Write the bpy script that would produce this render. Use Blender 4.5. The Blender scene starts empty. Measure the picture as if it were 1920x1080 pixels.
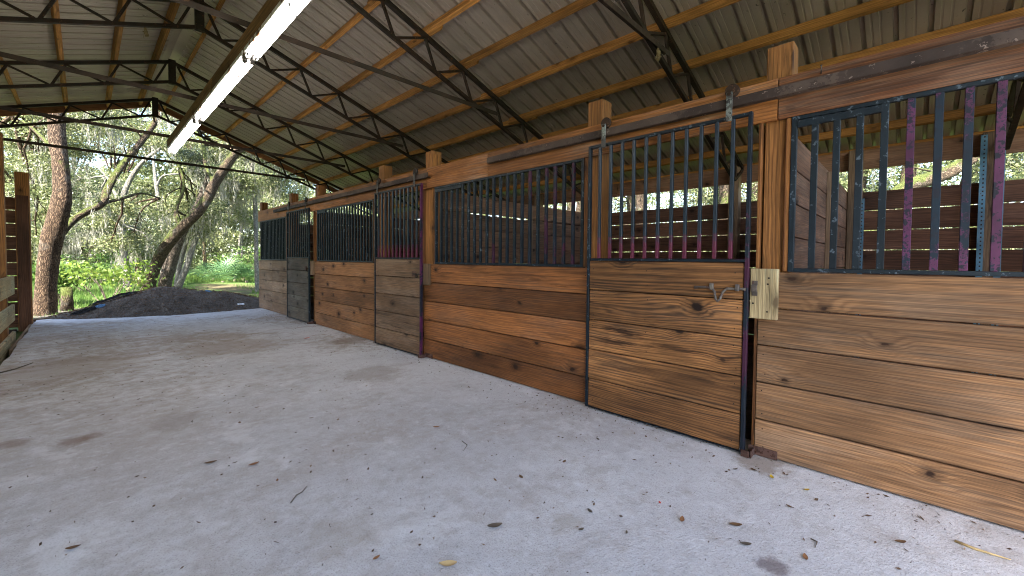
import bpy, bmesh, math, random
import numpy as np
from mathutils import Vector, Matrix
random.seed(7); RNG = np.random.default_rng(7)
S = bpy.context.scene
COL = S.collection
PI = math.pi

# ------------------------------------------------------------------ helpers
def tag(o, label=None, cat=None, group=None, kind=None):
    if label: o['label'] = label
    if cat: o['category'] = cat
    if group: o['group'] = group
    if kind: o['kind'] = kind
    return o

def thing(name, label, cat, loc=(0, 0, 0), group=None):
    o = bpy.data.objects.new(name, None); COL.objects.link(o)
    o.empty_display_size = .1
    o.location = loc
    return tag(o, label, cat, group)

class MB:
    """collects boards, bars and tubes; build() links them as one mesh object"""
    def __init__(s):
        s.v = []; s.f = []; s.uv = []; s.r = []; s.mi = []; s.sm = []
    def face(s, idx, uvs, rnd, mi=0, smooth=False):
        s.f.append(idx); s.uv.append(uvs); s.r.append(rnd); s.mi.append(mi); s.sm.append(smooth)
    def board(s, c, size, R=None, ch=.003, mi=0, rnd=None, axis=0):
        """chamfered box, grain along local x (or axis)"""
        c = Vector(c); hx = [a / 2 for a in size]
        R = R or Matrix.Identity(3)
        rnd = random.random() if rnd is None else rnd
        ou, ov = random.uniform(0, 60), random.uniform(0, 60)
        ch = min(ch, min(hx) * .6)
        base = len(s.v)
        idx = {}
        for sx in (-1, 1):
            for sy in (-1, 1):
                for sz in (-1, 1):
                    for k in range(3):
                        p = [sx * hx[0], sy * hx[1], sz * hx[2]]
                        for j in range(3):
                            if j != k: p[j] -= (sx, sy, sz)[j] * ch
                        idx[(sx, sy, sz, k)] = len(s.v)
                        s.v.append((p, c, R))
        loc = [v[0] for v in s.v[base:]]
        a, b, d = axis, (axis + 1) % 3, (axis + 2) % 3
        def uvof(i):
            p = loc[i - base]; return (p[a] + ou, p[b] + p[d] + ov)
        def add(ids):
            # outward orientation
            P = [Vector(loc[i - base]) for i in ids]
            n = (P[1] - P[0]).cross(P[2] - P[0]); m = sum(P, Vector()) / len(P)
            if n.dot(m) < 0: ids = ids[::-1]
            s.face(ids, [uvof(i) for i in ids], rnd, mi)
        for k in range(3):
            o1, o2 = (k + 1) % 3, (k + 2) % 3
            for sg in (-1, 1):
                q = []
                for t1, t2 in ((-1, -1), (1, -1), (1, 1), (-1, 1)):
                    sgn = [0, 0, 0]; sgn[k] = sg; sgn[o1] = t1; sgn[o2] = t2
                    q.append(idx[(*sgn, k)])
                add(q)
        for k in range(3):
            o1, o2 = (k + 1) % 3, (k + 2) % 3
            for t1 in (-1, 1):
                for t2 in (-1, 1):
                    A = [0, 0, 0]; B = [0, 0, 0]
                    A[k] = -1; B[k] = 1; A[o1] = B[o1] = t1; A[o2] = B[o2] = t2
                    add([idx[(*A, o1)], idx[(*B, o1)], idx[(*B, o2)], idx[(*A, o2)]])
        for sx in (-1, 1):
            for sy in (-1, 1):
                for sz in (-1, 1):
                    add([idx[(sx, sy, sz, 0)], idx[(sx, sy, sz, 1)], idx[(sx, sy, sz, 2)]])
        return s
    def span(s, x0, x1, y0, y1, z0, z1, axis=1, **k):
        return s.board(((x0 + x1) / 2, (y0 + y1) / 2, (z0 + z1) / 2),
                       (abs(x1 - x0), abs(y1 - y0), abs(z1 - z0)), axis=axis, **k)
    def stick(s, a, b, w, h, **k):
        """square bar from a to b; local z as near up as it can be"""
        a = Vector(a); b = Vector(b); x = (b - a).normalized()
        up = Vector((0, 0, 1)) if abs(x.z) < .95 else Vector((0, 1, 0))
        y = up.cross(x).normalized(); z = x.cross(y)
        R = Matrix((x, y, z)).transposed()
        return s.board((a + b) / 2, ((b - a).length, w, h), R, **k)
    def tube(s, pts, rad, n=10, mi=0, cap=True, jit=0., rs=None):
        pts = [Vector(p) for p in pts]
        if not hasattr(rad, '__len__'): rad = [rad] * len(pts)
        rnd = random.random(); base = len(s.v); ou = random.uniform(0, 50)
        t = (pts[1] - pts[0]).normalized()
        nrm = t.orthogonal().normalized(); L = 0
        ph = random.uniform(0, 6.28)
        for i, p in enumerate(pts):
            t2 = (pts[min(i + 1, len(pts) - 1)] - pts[max(i - 1, 0)]).normalized()
            nrm = (nrm - t2 * nrm.dot(t2)).normalized(); bn = t2.cross(nrm)
            if i: L += (pts[i] - pts[i - 1]).length
            for j in range(n):
                a = 2 * PI * j / n
                r = rad[i] * (1 + jit * (math.sin(3 * a + ph + L * 1.3) * .5 + math.sin(2 * a - ph + L * 2.7) * .5 + random.uniform(-.35, .35)))
                s.v.append((list(p + (nrm * math.cos(a) + bn * math.sin(a)) * r), None, None))
            s_l = L
        L = 0
        for i in range(len(pts) - 1):
            L2 = L + (pts[i + 1] - pts[i]).length
            for j in range(n):
                k = (j + 1) % n
                ids = [base + i * n + j, base + i * n + k, base + (i + 1) * n + k, base + (i + 1) * n + j]
                r = rad[i] * 2 * PI / n
                s.face(ids, [(L + ou, j * r), (L + ou, (j + 1) * r), (L2 + ou, (j + 1) * r), (L2 + ou, j * r)], rnd, mi, True)
            L = L2
        if cap:
            s.face([base + j for j in range(n)][::-1], [(0, 0)] * n, rnd, mi)
            e = base + (len(pts) - 1) * n
            s.face([e + j for j in range(n)], [(0, 0)] * n, rnd, mi)
        return s
    def poly(s, verts, faces, mi=0, smooth=False, rnd=None):
        base = len(s.v); rnd = random.random() if rnd is None else rnd
        for v in verts: s.v.append((list(v), None, None))
        for f in faces:
            s.face([base + i for i in f], [(verts[i][0], verts[i][1]) for i in f], rnd, mi, smooth)
        return s
    def build(s, name, mats, parent=None, mod=None):
        off = Vector(parent_world(parent)) if parent else Vector((0, 0, 0))
        V = []
        for p, c, R in s.v:
            q = Vector(p)
            if c is not None: q = R @ q + c
            V.append(q - off)
        me = bpy.data.meshes.new(name)
        me.from_pydata(V, [], s.f)
        uvl = me.uv_layers.new(name='UVMap')
        flat = [c for u in s.uv for p in u for c in p]
        uvl.data.foreach_set('uv', flat)
        at = me.attributes.new('rnd', 'FLOAT', 'FACE'); at.data.foreach_set('value', s.r)
        if not isinstance(mats, (list, tuple)): mats = [mats]
        for m in mats: me.materials.append(m)
        me.polygons.foreach_set('material_index', s.mi)
        me.polygons.foreach_set('use_smooth', s.sm)
        me.update()
        o = bpy.data.objects.new(name, me); COL.objects.link(o)
        if parent: o.parent = parent
        return o

def parent_world(p):
    v = Vector((0, 0, 0))
    while p is not None:
        v += Vector(p.location); p = p.parent
    return v

def part_copy(o, parent, dloc):
    c = o.copy(); COL.objects.link(c); c.parent = parent; c.location = Vector(o.location) + Vector(dloc)
    return c

# ------------------------------------------------------------------ node helpers
class NT:
    def __init__(s, name):
        s.m = bpy.data.materials.new(name); s.m.use_nodes = True
        s.t = s.m.node_tree; s.t.nodes.clear()
        s.out = s.n('ShaderNodeOutputMaterial')
    def n(s, typ, ins=None, **props):
        nd = s.t.nodes.new(typ)
        for k, v in props.items(): setattr(nd, k, v)
        if ins:
            for k, v in ins.items(): s.set(nd.inputs[k], v)
        return nd
    def set(s, sock, v):
        if isinstance(v, bpy.types.NodeSocket): s.t.links.new(v, sock)
        elif isinstance(v, bpy.types.Node): s.t.links.new(v.outputs[0], sock)
        else:
            if isinstance(v, (tuple, list)) and len(v) == 3 and len(getattr(sock, 'default_value', (0,) * 3)) == 4: v = (*v, 1)
            sock.default_value = v
    def math(s, op, a, b=None, c=None, clamp=False):
        nd = s.n('ShaderNodeMath', operation=op, use_clamp=clamp)
        s.set(nd.inputs[0], a)
        if b is not None: s.set(nd.inputs[1], b)
        if c is not None: s.set(nd.inputs[2], c)
        return nd.outputs[0]
    def mix(s, f, a, b, blend='MIX'):
        nd = s.n('ShaderNodeMix', data_type='RGBA', blend_type=blend)
        s.set(nd.inputs[0], f); s.set(nd.inputs[6], a); s.set(nd.inputs[7], b)
        return nd.outputs[2]
    def noise(s, vec, scale, detail=2, rough=.5, dist=0., dim='3D'):
        nd = s.n('ShaderNodeTexNoise', {'Scale': scale, 'Detail': detail, 'Roughness': rough, 'Distortion': dist}, noise_dimensions=dim)
        if vec is not None: s.set(nd.inputs['Vector'], vec)
        return nd.outputs['Fac']
    def ramp(s, v, a, b, lo=0., hi=1., smooth=True):
        nd = s.n('ShaderNodeMapRange', interpolation_type='SMOOTHSTEP' if smooth else 'LINEAR')
        s.set(nd.inputs[0], v); s.set(nd.inputs[1], a); s.set(nd.inputs[2], b); s.set(nd.inputs[3], lo); s.set(nd.inputs[4], hi)
        return nd.outputs[0]
    def vec(s, x, y, z=0.):
        nd = s.n('ShaderNodeCombineXYZ'); s.set(nd.inputs[0], x); s.set(nd.inputs[1], y); s.set(nd.inputs[2], z)
        return nd.outputs[0]
    def coords(s, which='Object'):
        return s.n('ShaderNodeTexCoord').outputs[which]
    def sep(s, v):
        nd = s.n('ShaderNodeSeparateXYZ'); s.set(nd.inputs[0], v); return nd.outputs
    def attr(s, name):
        return s.n('ShaderNodeAttribute', attribute_name=name).outputs['Fac']
    def bsdf(s, color, rough=.8, metal=0., bump=None, bdist=.002, bstr=.6, spec=.3, emit=None, estr=0.):
        b = s.n('ShaderNodeBsdfPrincipled')
        s.set(b.inputs['Base Color'], color); s.set(b.inputs['Roughness'], rough); s.set(b.inputs['Metallic'], metal)
        b.inputs['Specular IOR Level'].default_value = spec
        if emit is not None:
            s.set(b.inputs['Emission Color'], emit); b.inputs['Emission Strength'].default_value = estr
        if bump is not None:
            bn = s.n('ShaderNodeBump', {'Strength': bstr, 'Distance': bdist, 'Height': bump})
            s.set(b.inputs['Normal'], bn.outputs[0])
        s.t.links.new(b.outputs[0], s.out.inputs[0])
        return b

def hsv(c, k): return tuple(x * k for x in c)

def wood(name, light, dark, knots=1., rings=7., contrast=1., weather=None, wamt=0., rough=.75, vary=.35, blotch=.5, gloss_spec=.25, bdist=.0015, streak=.5, saw=.16, halo=.6, kd=.22):
    t = NT(name)
    uv = t.sep(t.n('ShaderNodeUVMap', uv_map='UVMap').outputs[0]); u, v = uv[0], uv[1]
    rnd = t.attr('rnd')
    m = t.math
    wob = t.noise(t.vec(m('MULTIPLY', u, .9), m('MULTIPLY', v, 2.5), m('MULTIPLY', rnd, 31.)), 1., 2)
    low = t.noise(t.vec(m('MULTIPLY', u, .55), m('MULTIPLY', v, 5.), m('MULTIPLY', rnd, 17.)), 1., 3, .45, .2)
    dst = t.noise(t.vec(m('MULTIPLY', u, 14.), m('MULTIPLY', v, 38.), rnd), 1., 3, .6)
    vor = t.n('ShaderNodeTexVoronoi', {'Scale': 1., 'Randomness': 1., 'Vector': t.vec(m('ADD', m('MULTIPLY', u, 1.75), m('MULTIPLY', dst, .09)), m('MULTIPLY', m('ADD', v, m('ADD', m('MULTIPLY', wob, .1), m('MULTIPLY', dst, .03))), 2.7), 0.)}, voronoi_dimensions='2D', feature='F1')
    d = vor.outputs['Distance']
    big = t.n('ShaderNodeTexWhiteNoise', {'Vector': vor.outputs['Position']}, noise_dimensions='3D').outputs['Value']
    keep = t.ramp(big, kd, kd + .1)                         # many cells carry no knot
    kr = m('MULTIPLY_ADD', big, .062, .018)
    knot = m('MULTIPLY', m('MULTIPLY', t.ramp(d, m('MULTIPLY', kr, 1.25), m('MULTIPLY', kr, .55)), keep), knots)
    swirl = m('MULTIPLY', m('MULTIPLY', t.ramp(d, .27, .0), keep), .5 * min(1, knots))
    ph = m('ADD', m('MULTIPLY', low, t.ramp(rnd, .2, .8, rings * .55, rings * 1.15)), m('MULTIPLY', swirl, rings * .5))
    ph = m('ADD', ph, m('MULTIPLY', v, t.ramp(m('FRACT', m('MULTIPLY', rnd, 7.31)), 0, 1, 26., 74., False)))
    ph = m('ADD', ph, m('MULTIPLY', t.noise(t.vec(m('MULTIPLY', u, 3.), m('MULTIPLY', v, 30.), rnd), 1., 3, .6), .8))
    ring = m('MULTIPLY_ADD', m('SINE', m('MULTIPLY', ph, 6.2832)), .5, .5)
    ring = m('POWER', ring, 1.6)
    fib = t.noise(t.vec(m('MULTIPLY', u, 5.), m('MULTIPLY', v, 260.), rnd), 1., 3, .6)
    fib2 = t.noise(t.vec(m('MULTIPLY', u, 1.6), m('MULTIPLY', v, 60.), rnd), 1., 2, .6)
    blo = t.noise(t.vec(m('MULTIPLY', u, 1.1), m('MULTIPLY', v, 4.2), m('MULTIPLY', rnd, 9.)), 1., 4, .62)
    dirt = t.noise(t.vec(m('MULTIPLY', u, 4.), m('MULTIPLY', v, 11.), 3.), 1., 4, .65)
    f = m('MULTIPLY', ring, t.ramp(blo, .25, .75, .35 * contrast, 1. * contrast))
    f = m('ADD', f, m('MULTIPLY', m('SUBTRACT', fib2, .5), 1.0 * contrast), clamp=True)
    col = t.mix(f, light, dark)
    if weather:
        w = m('MULTIPLY', t.ramp(m('ADD', blo, m('MULTIPLY', m('SUBTRACT', fib2, .5), .6)), .55 - .5 * wamt, .85 - .5 * wamt), min(1., wamt + .3))
        col = t.mix(w, col, weather)
    stn = t.noise(t.vec(m('MULTIPLY', u, 1.3), m('MULTIPLY', m('ADD', v, m('MULTIPLY', swirl, .05)), 17.), m('MULTIPLY', rnd, 23.)), 1., 5, .62, .25)
    reg = t.noise(t.vec(m('MULTIPLY', u, .8), m('MULTIPLY', v, 2.6), m('MULTIPLY', rnd, 41.)), 1., 2)
    stk = m('MULTIPLY', m('MULTIPLY', t.ramp(m('ADD', stn, m('MULTIPLY', m('SUBTRACT', fib, .5), .18)), .535, .615), t.ramp(reg, .42, .62)), streak)
    col = t.mix(stk, col, hsv(dark, .42))
    wear = t.noise(t.vec(m('MULTIPLY', u, 2.2), m('MULTIPLY', v, 6.), m('MULTIPLY', rnd, 13.)), 1., 5, .7)
    col = t.mix(t.ramp(wear, .60, .78, 0., .45), col, (light[0] * 1.25, light[1] * 1.3, light[2] * 1.45))
    k = m('MULTIPLY', t.ramp(blo, .2, .8, 1 - blotch * .6, 1 + blotch * .5), t.ramp(rnd, 0, 1, 1 - vary, 1 + vary, False))
    k = m('MULTIPLY', k, t.ramp(fib, .27, .73, .58, 1.3))
    k = m('MULTIPLY', k, t.ramp(dirt, .62, .78, 1., .62))
    sawl = t.noise(t.vec(m('MULTIPLY', u, .5), m('MULTIPLY', v, 330.), m('MULTIPLY', rnd, 5.)), 1., 2, .5)
    k = m('MULTIPLY', k, t.ramp(sawl, .32, .68, 1 - saw * 1.3, 1 + saw * .9))
    zone = t.noise(t.vec(m('MULTIPLY', u, .75), m('MULTIPLY', v, 1.6), m('MULTIPLY', rnd, 27.)), 1., 4, .6)
    k = m('MULTIPLY', k, t.ramp(zone, .34, .66, 1 - blotch * .55, 1 + blotch * .42))
    hl = m('MULTIPLY', m('MULTIPLY', t.ramp(m('ADD', d, m('MULTIPLY', m('SUBTRACT', blo, .5), .14)), m('MULTIPLY', kr, 3.2), m('MULTIPLY', kr, .9)), keep), halo * min(1., knots))
    k = m('MULTIPLY', k, m('SUBTRACT', 1., m('MULTIPLY', hl, .75)))
    col = t.mix(1., col, t.n('ShaderNodeCombineColor', {0: k, 1: k, 2: k}).outputs[0], 'MULTIPLY')
    col = t.mix(knot, col, (dark[0] * .22, dark[1] * .2, dark[2] * .22))
    # nail heads: two small dark dots near board ends are modelled by fine specks
    h = m('ADD', m('MULTIPLY', ring, .5), m('MULTIPLY', fib, .8))
    h = m('SUBTRACT', h, m('MULTIPLY', knot, .6))
    t.bsdf(col, t.ramp(fib, .2, .8, rough - .08, rough + .1), 0., h, bdist, .7, gloss_spec)
    return t.m

def paint_metal(name, base, chip, chipamt=.5, second=None, samt=.5, rough=.42, metal=.0, scale=1.):
    t = NT(name)
    co = t.n('ShaderNodeVectorMath', {0: t.coords('Object'), 1: t.vec(t.n('ShaderNodeObjectInfo').outputs['Random'], 0., 0.)}, operation='MULTIPLY_ADD')
    r = t.n('ShaderNodeObjectInfo').outputs['Random']
    vec = t.n('ShaderNodeVectorMath', operation='ADD'); t.set(vec.inputs[0], t.coords('Object')); t.set(vec.inputs[1], t.vec(t.math('MULTIPLY', r, 37.), t.math('MULTIPLY', r, 91.), t.math('MULTIPLY', r, 13.)))
    vec = vec.outputs[0]
    a = t.noise(vec, 22. * scale, 4, .65); b = t.noise(vec, 5. * scale, 3, .6); c = t.noise(vec, 90. * scale, 2)
    col = t.mix(t.ramp(b, .3, .7), base, hsv(base, .6))
    if second:
        lo = t.noise(vec, 1.7, 2)
        s2 = t.math('ADD', lo, t.math('MULTIPLY', t.math('SUBTRACT', a, .5), .55))
        th = .62 - .3 * samt
        col = t.mix(t.ramp(s2, th, th + .035), col, t.mix(t.ramp(b, .3, .7), second, hsv(second, .55)))
    m2 = t.math('MULTIPLY_ADD', c, .3, a)
    th = .86 - .25 * chipamt
    col = t.mix(t.ramp(m2, th, th + .05), col, chip)
    t.bsdf(col, t.ramp(a, .3, .7, rough, rough + .2), metal, a, .0006, .5, .25)
    return t.m

# ------------------------------------------------------------------ materials
M = {}
M['stain'] = wood('stained_wood', (.21, .085, .024), (.085, .028, .009), .9, 7, .9, None, 0, .66, .22, .55)
M['header_red'] = wood('red_brown_header_wood', (.15, .055, .02), (.06, .02, .009), .4, 6, .9, (.13, .09, .065), .25, .7, .12, .65)
M['header'] = wood('header_wood', (.27, .105, .028), (.115, .036, .011), .5, 6, .85, (.20, .14, .10), .22, .66, .12, .6)
M['panel_near'] = wood('near_panel_wood', (.275, .142, .064), (.105, .047, .019), 1., 9, .85, (.15, .098, .062), .35, .74, .12, .65, streak=.35, kd=.05)
M['panel_mid'] = wood('mid_panel_wood', (.265, .100, .030), (.080, .027, .010), 1., 7, .7, (.11, .055, .03), .3, .62, .28, .65)
M['panel_far'] = wood('far_panel_wood', (.29, .135, .054), (.13, .052, .022), 1., 6, .7, (.15, .09, .055), .3, .78, .18, .55)
M['panel_end'] = wood('end_panel_wood', (.30, .18, .10), (.16, .085, .042), .8, 6, .6, (.24, .17, .115), .4, .82, .2, .5)
M['door_near'] = wood('near_door_wood', (.30, .134, .046), (.050, .022, .010), 1., 8.5, 1.0, (.075, .045, .026), .25, .72, .14, .75, streak=.95)
M['door_grey'] = wood('weathered_door_wood', (.21, .122, .066), (.085, .047, .026), .9, 7, .7, (.15, .105, .072), .4, .85, .16, .6)
M['door_dark'] = wood('dark_weathered_door_wood', (.14, .108, .078), (.06, .046, .034), .8, 6, .6, (.10, .092, .075), .5, .88, .3, .6)
M['purlin'] = wood('purlin_wood', (.47, .215, .058), (.22, .09, .022), .6, 5, .8, (.30, .15, .05), .25, .72, .16, .5)
M['post_top'] = wood('post_wood', (.28, .122, .036), (.12, .046, .014), .8, 6, .9, None, 0, .72, .15, .5)
M['pale'] = wood('pale_new_wood', (.44, .335, .18), (.28, .19, .09), .7, 6, .6, (.30, .31, .21), .35, .8, .08, .35)
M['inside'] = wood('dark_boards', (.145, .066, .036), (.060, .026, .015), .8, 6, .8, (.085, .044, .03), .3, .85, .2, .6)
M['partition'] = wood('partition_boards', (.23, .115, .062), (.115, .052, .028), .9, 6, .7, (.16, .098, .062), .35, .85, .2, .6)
M['grey_post'] = wood('old_post_wood', (.24, .15, .085), (.11, .06, .032), .8, 6, .8, (.16, .11, .07), .4, .85, .2, .6)
M['beam_old'] = wood('old_beam_wood', (.36, .20, .085), (.15, .07, .028), .6, 5, .8, (.15, .09, .05), .4, .85, .2, .7)
M['verge'] = wood('verge_wood', (.30, .135, .058), (.15, .058, .026), .5, 5, .7, None, 0, .8, .2, .5)
M['steel'] = paint_metal('dark_truss_steel', (.030, .022, .017), (.10, .052, .03), .35, (.035, .02, .013), .5, .6, .2)
M['tie'] = paint_metal('tie_bar_steel', (.045, .033, .025), (.09, .05, .03), .3, (.05, .033, .024), .6, .7, .1)
M['bar'] = paint_metal('dark_blue_bar_paint', (.006, .0125, .019), (.06, .08, .10), .42, None, 0, .42)
M['bar_purple'] = paint_metal('worn_purple_bar_paint', (.007, .016, .028), (.010, .011, .018), .7, (.085, .022, .064), .55, .45)
M['bar_mix'] = paint_metal('mottled_bar_paint', (.008, .014, .023), (.03, .032, .04), .3, (.045, .010, .028), .22, .45)
M['purple'] = paint_metal('purple_frame_paint', (.075, .010, .05), (.016, .01, .016), .45, (.012, .012, .026), .45, .5)
M['rust'] = paint_metal('rusty_iron', (.075, .036, .025), (.04, .015, .009), .6, (.12, .065, .05), .5, .85)
M['latch'] = paint_metal('worn_latch_iron', (.17, .145, .12), (.09, .05, .035), .4, (.11, .09, .08), .5, .6, .3)
M['track'] = paint_metal('brown_track_steel', (.075, .052, .042), (.17, .13, .11), .3, (.045, .03, .025), .5, .65)
M['angle'] = paint_metal('blue_slotted_angle', (.085, .19, .26), (.05, .06, .07), .25, (.12, .22, .29), .4, .5)

def m_roof():
    t = NT('galvanised_sheet'); co = t.coords('Object')
    x, y, z = t.sep(co)
    a = t.noise(co, 2.2, 5, .62); b = t.noise(t.vec(t.math('MULTIPLY', x, 1.2), t.math('MULTIPLY', y, 14.), z), 1., 3)
    sheet = t.n('ShaderNodeTexWhiteNoise', {'W': t.math('FLOOR', t.math('DIVIDE', y, .914))}, noise_dimensions='1D').outputs['Value']
    c = t.noise(co, 60., 2)
    k = t.math('ADD', t.math('MULTIPLY', t.math('SUBTRACT', a, .5), .5), t.math('MULTIPLY', t.math('SUBTRACT', b, .5), .25))
    k = t.math('ADD', k, t.math('MULTIPLY', t.math('SUBTRACT', sheet, .5), .16))
    k = t.math('ADD', t.math('ADD', k, .5), t.math('MULTIPLY', t.math('SUBTRACT', c, .5), .15), clamp=True)
    col = t.mix(k, (.235, .186, .155), (.48, .405, .352))
    sp = t.noise(co, 26., 2)
    col = t.mix(t.ramp(sp, .70, .76), col, (.10, .085, .07))
    t.bsdf(col, t.ramp(a, .3, .7, .36, .55), .3, None, spec=.4)
    return t.m
M['roof'] = m_roof()

STAINS = [(3.03, 0.67, 0.2, (0.22, 0.165, 0.115), 0.7),
          (2.03, 0.4, 0.075, (0.13, 0.1, 0.1), 0.75),
          (-0.07, 4.21, 0.13, (0.17, 0.105, 0.065), 0.55),
          (0.01, 4.23, 0.1, (0.17, 0.105, 0.065), 0.5),
          (-0.38, 4.44, 0.13, (0.17, 0.105, 0.065), 0.5),
          (2.84, 6.35, 0.35, (0.2, 0.15, 0.105), 0.7),
          (1.45, 7.12, 0.9, (0.27, 0.205, 0.155), 0.55),
          (2.26, 4.36, 0.45, (0.24, 0.19, 0.15), 0.5),
          (-0.18, 7.05, 0.9, (0.26, 0.195, 0.145), 0.55),
          (1.64, 1.2, 0.1, (0.33, 0.29, 0.24), 0.5),
          (0.83, 1.91, 0.2, (0.32, 0.29, 0.25), 0.4),
          (0.49, 4.15, 0.25, (0.24, 0.2, 0.165), 0.45)]
def m_concrete():
    t = NT('rough_concrete'); co = t.coords('Object'); m = t.math
    x, y, z = t.sep(co)
    cl = t.noise(co, .55, 5, .6, .3); st = t.noise(co, .34, 4, .55, .5)
    agg = t.noise(co, 130., 2, .6); agg2 = t.noise(co, 48., 3, .65); sp = t.noise(co, 210., 1)
    mid = t.noise(co, 7., 5, .7); vein = t.noise(t.vec(m('MULTIPLY', x, .9), m('MULTIPLY', y, 3.2), 0.), 1., 5, .7, .6)
    col = t.mix(t.ramp(cl, .3, .72), (.44, .43, .435), (.555, .545, .545))
    # tracked-in soil, heaviest across the middle and along the left
    far = t.ramp(y, 3.6, 6.6); lft = t.ramp(x, 1.3, -.7)
    soil = m('MULTIPLY', t.ramp(m('ADD', st, m('MULTIPLY', m('SUBTRACT', mid, .5), .6)), .40, .62), m('MULTIPLY_ADD', far, .45, .42))
    col = t.mix(soil, col, (.285, .225, .175))
    col = t.mix(m('MULTIPLY', t.ramp(vein, .57, .70), m('MULTIPLY_ADD', far, .3, .25)), col, (.25, .19, .14))
    col = t.mix(m('MULTIPLY', t.ramp(agg2, .58, .72), .45), col, (.26, .25, .25))
    col = t.mix(m('MULTIPLY', t.ramp(agg, .56, .66), .6), col, (.22, .20, .185))
    col = t.mix(m('MULTIPLY', t.ramp(sp, .66, .74), .55), col, (.66, .66, .68))
    grit = t.noise(co, 24., 4, .75)
    col = t.mix(m('MULTIPLY', t.ramp(grit, .63, .74), .5), col, (.15, .12, .095))
    pat = t.noise(co, 2.1, 6, .68, .4)
    col = t.mix(t.ramp(pat, .54, .66, 0., .38), col, (.31, .275, .245)); col = t.mix(t.ramp(pat, .44, .34, 0., .4), col, (.64, .635, .64))
    mot = t.noise(co, 19., 4, .7)
    col = t.mix(t.ramp(mot, .54, .68, 0., .3), col, (.27, .25, .24)); col = t.mix(t.ramp(mot, .46, .34, 0., .3), col, (.62, .62, .65))
    for (sx, sy, sr, sc, ss) in STAINS:
        dd = t.n('ShaderNodeVectorMath', operation='DISTANCE'); t.set(dd.inputs[0], co); dd.inputs[1].default_value = (sx, sy, 0)
        q = m('ADD', m('DIVIDE', dd.outputs['Value'], sr), m('MULTIPLY', m('SUBTRACT', t.noise(co, 3.2 / sr ** .6, 5, .75), .5), 1.9))
        col = t.mix(m('MULTIPLY', t.ramp(q, 1.05, .35), ss), col, sc)
    h = m('ADD', m('ADD', m('MULTIPLY', agg, .5), m('MULTIPLY', agg2, 1.)), m('MULTIPLY', mid, 1.4))
    t.bsdf(col, .88, 0., h, .006, .75, .25)
    return t.m
M['concrete'] = m_concrete()

def m_ground():
    t = NT('woodland_ground'); co = t.coords('Object'); m = t.math
    a = t.noise(co, .35, 5, .62); b = t.noise(co, 9., 5, .7); c = t.noise(co, 60., 3, .6)
    g = t.mix(t.ramp(b, .3, .7), (.045, .085, .02), (.085, .135, .032))
    l = t.mix(t.ramp(c, .3, .7), (.055, .044, .024), (.12, .10, .055))
    col = t.mix(t.ramp(m('ADD', a, m('MULTIPLY', m('SUBTRACT', b, .5), .4)), .40, .54), l, g)
    t.bsdf(col, .95, 0., m('ADD', b, m('MULTIPLY', c, .4)), .03, .8, .1)
    return t.m
M['ground'] = m_ground()

def m_mulch(name, a_, b_, sc=1.):
    t = NT(name); co = t.coords('Object'); m = t.math
    a = t.noise(co, 3. * sc, 5, .65); b = t.noise(co, 38. * sc, 4, .75); c = t.noise(co, 130. * sc, 2, .6)
    col = t.mix(t.ramp(b, .3, .68), a_, b_)
    col = t.mix(t.ramp(a, .4, .7, 0., .5), col, hsv(a_, .6))
    col = t.mix(m('MULTIPLY', t.ramp(c, .62, .70), .7), col, (.15, .125, .10))
    t.bsdf(col, .95, 0., m('ADD', b, m('MULTIPLY', c, .5)), .03, 1., .1)
    return t.m
M['mulch'] = m_mulch('composted_mulch', (.048, .041, .035), (.18, .155, .13))
M['dirt'] = m_mulch('dark_dirt', (.05, .036, .026), (.13, .095, .068))

def m_bark(name, dark, light, moss, mossamt, vs=1.):
    t = NT(name); m = t.math
    uv = t.sep(t.n('ShaderNodeUVMap', uv_map='UVMap').outputs[0])
    co = t.coords('Object'); nz = t.sep(t.n('ShaderNodeNewGeometry').outputs['Normal'])
    w = t.noise(co, 7., 3); b2 = t.noise(co, 19., 3, .6)
    cr = t.n('ShaderNodeTexVoronoi', {'Scale': 1., 'Vector': t.vec(m('ADD', m('MULTIPLY', uv[0], 7. * vs), m('MULTIPLY', b2, 1.6)), m('ADD', m('MULTIPLY', uv[1], 46. * vs), m('MULTIPLY', w, 4.5)), 0.)}, feature='DISTANCE_TO_EDGE', voronoi_dimensions='2D').outputs['Distance']
    a = t.noise(co, 3., 4, .6); b = t.noise(co, 28., 4, .7); c = t.noise(co, 1.6, 4, .6)
    col = t.mix(t.ramp(cr, .02, .28), dark, light)
    col = t.mix(t.ramp(b, .3, .7, 0., .7), col, hsv(dark, .8))
    col = t.mix(m('MULTIPLY', t.ramp(a, .56, .72), .35), col, (.27, .26, .23))     # lichen
    ms = t.ramp(m('ADD', m('MULTIPLY', nz[2], .35), m('ADD', c, m('MULTIPLY', m('SUBTRACT', b, .5), .5))), .80 - mossamt, .95 - mossamt)
    col = t.mix(ms, col, t.mix(b, hsv(moss, .6), moss))
    t.bsdf(col, .92, 0., m('ADD', t.ramp(cr, 0., .3), m('MULTIPLY', b, .6)), .03, 1., .15)
    return t.m
M['bark'] = m_bark('oak_bark', (.042, .027, .018), (.215, .145, .095), (.12, .13, .035), .12)
M['bark_moss'] = m_bark('mossy_oak_bark', (.042, .030, .02), (.15, .11, .075), (.10, .12, .032), .27)
M['bark_grey'] = m_bark('grey_oak_bark', (.06, .046, .035), (.23, .185, .145), (.12, .13, .04), .12)
M['bark_pale'] = m_bark('pale_lichen_bark', (.16, .145, .125), (.38, .36, .32), (.14, .17, .07), .10)

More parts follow.
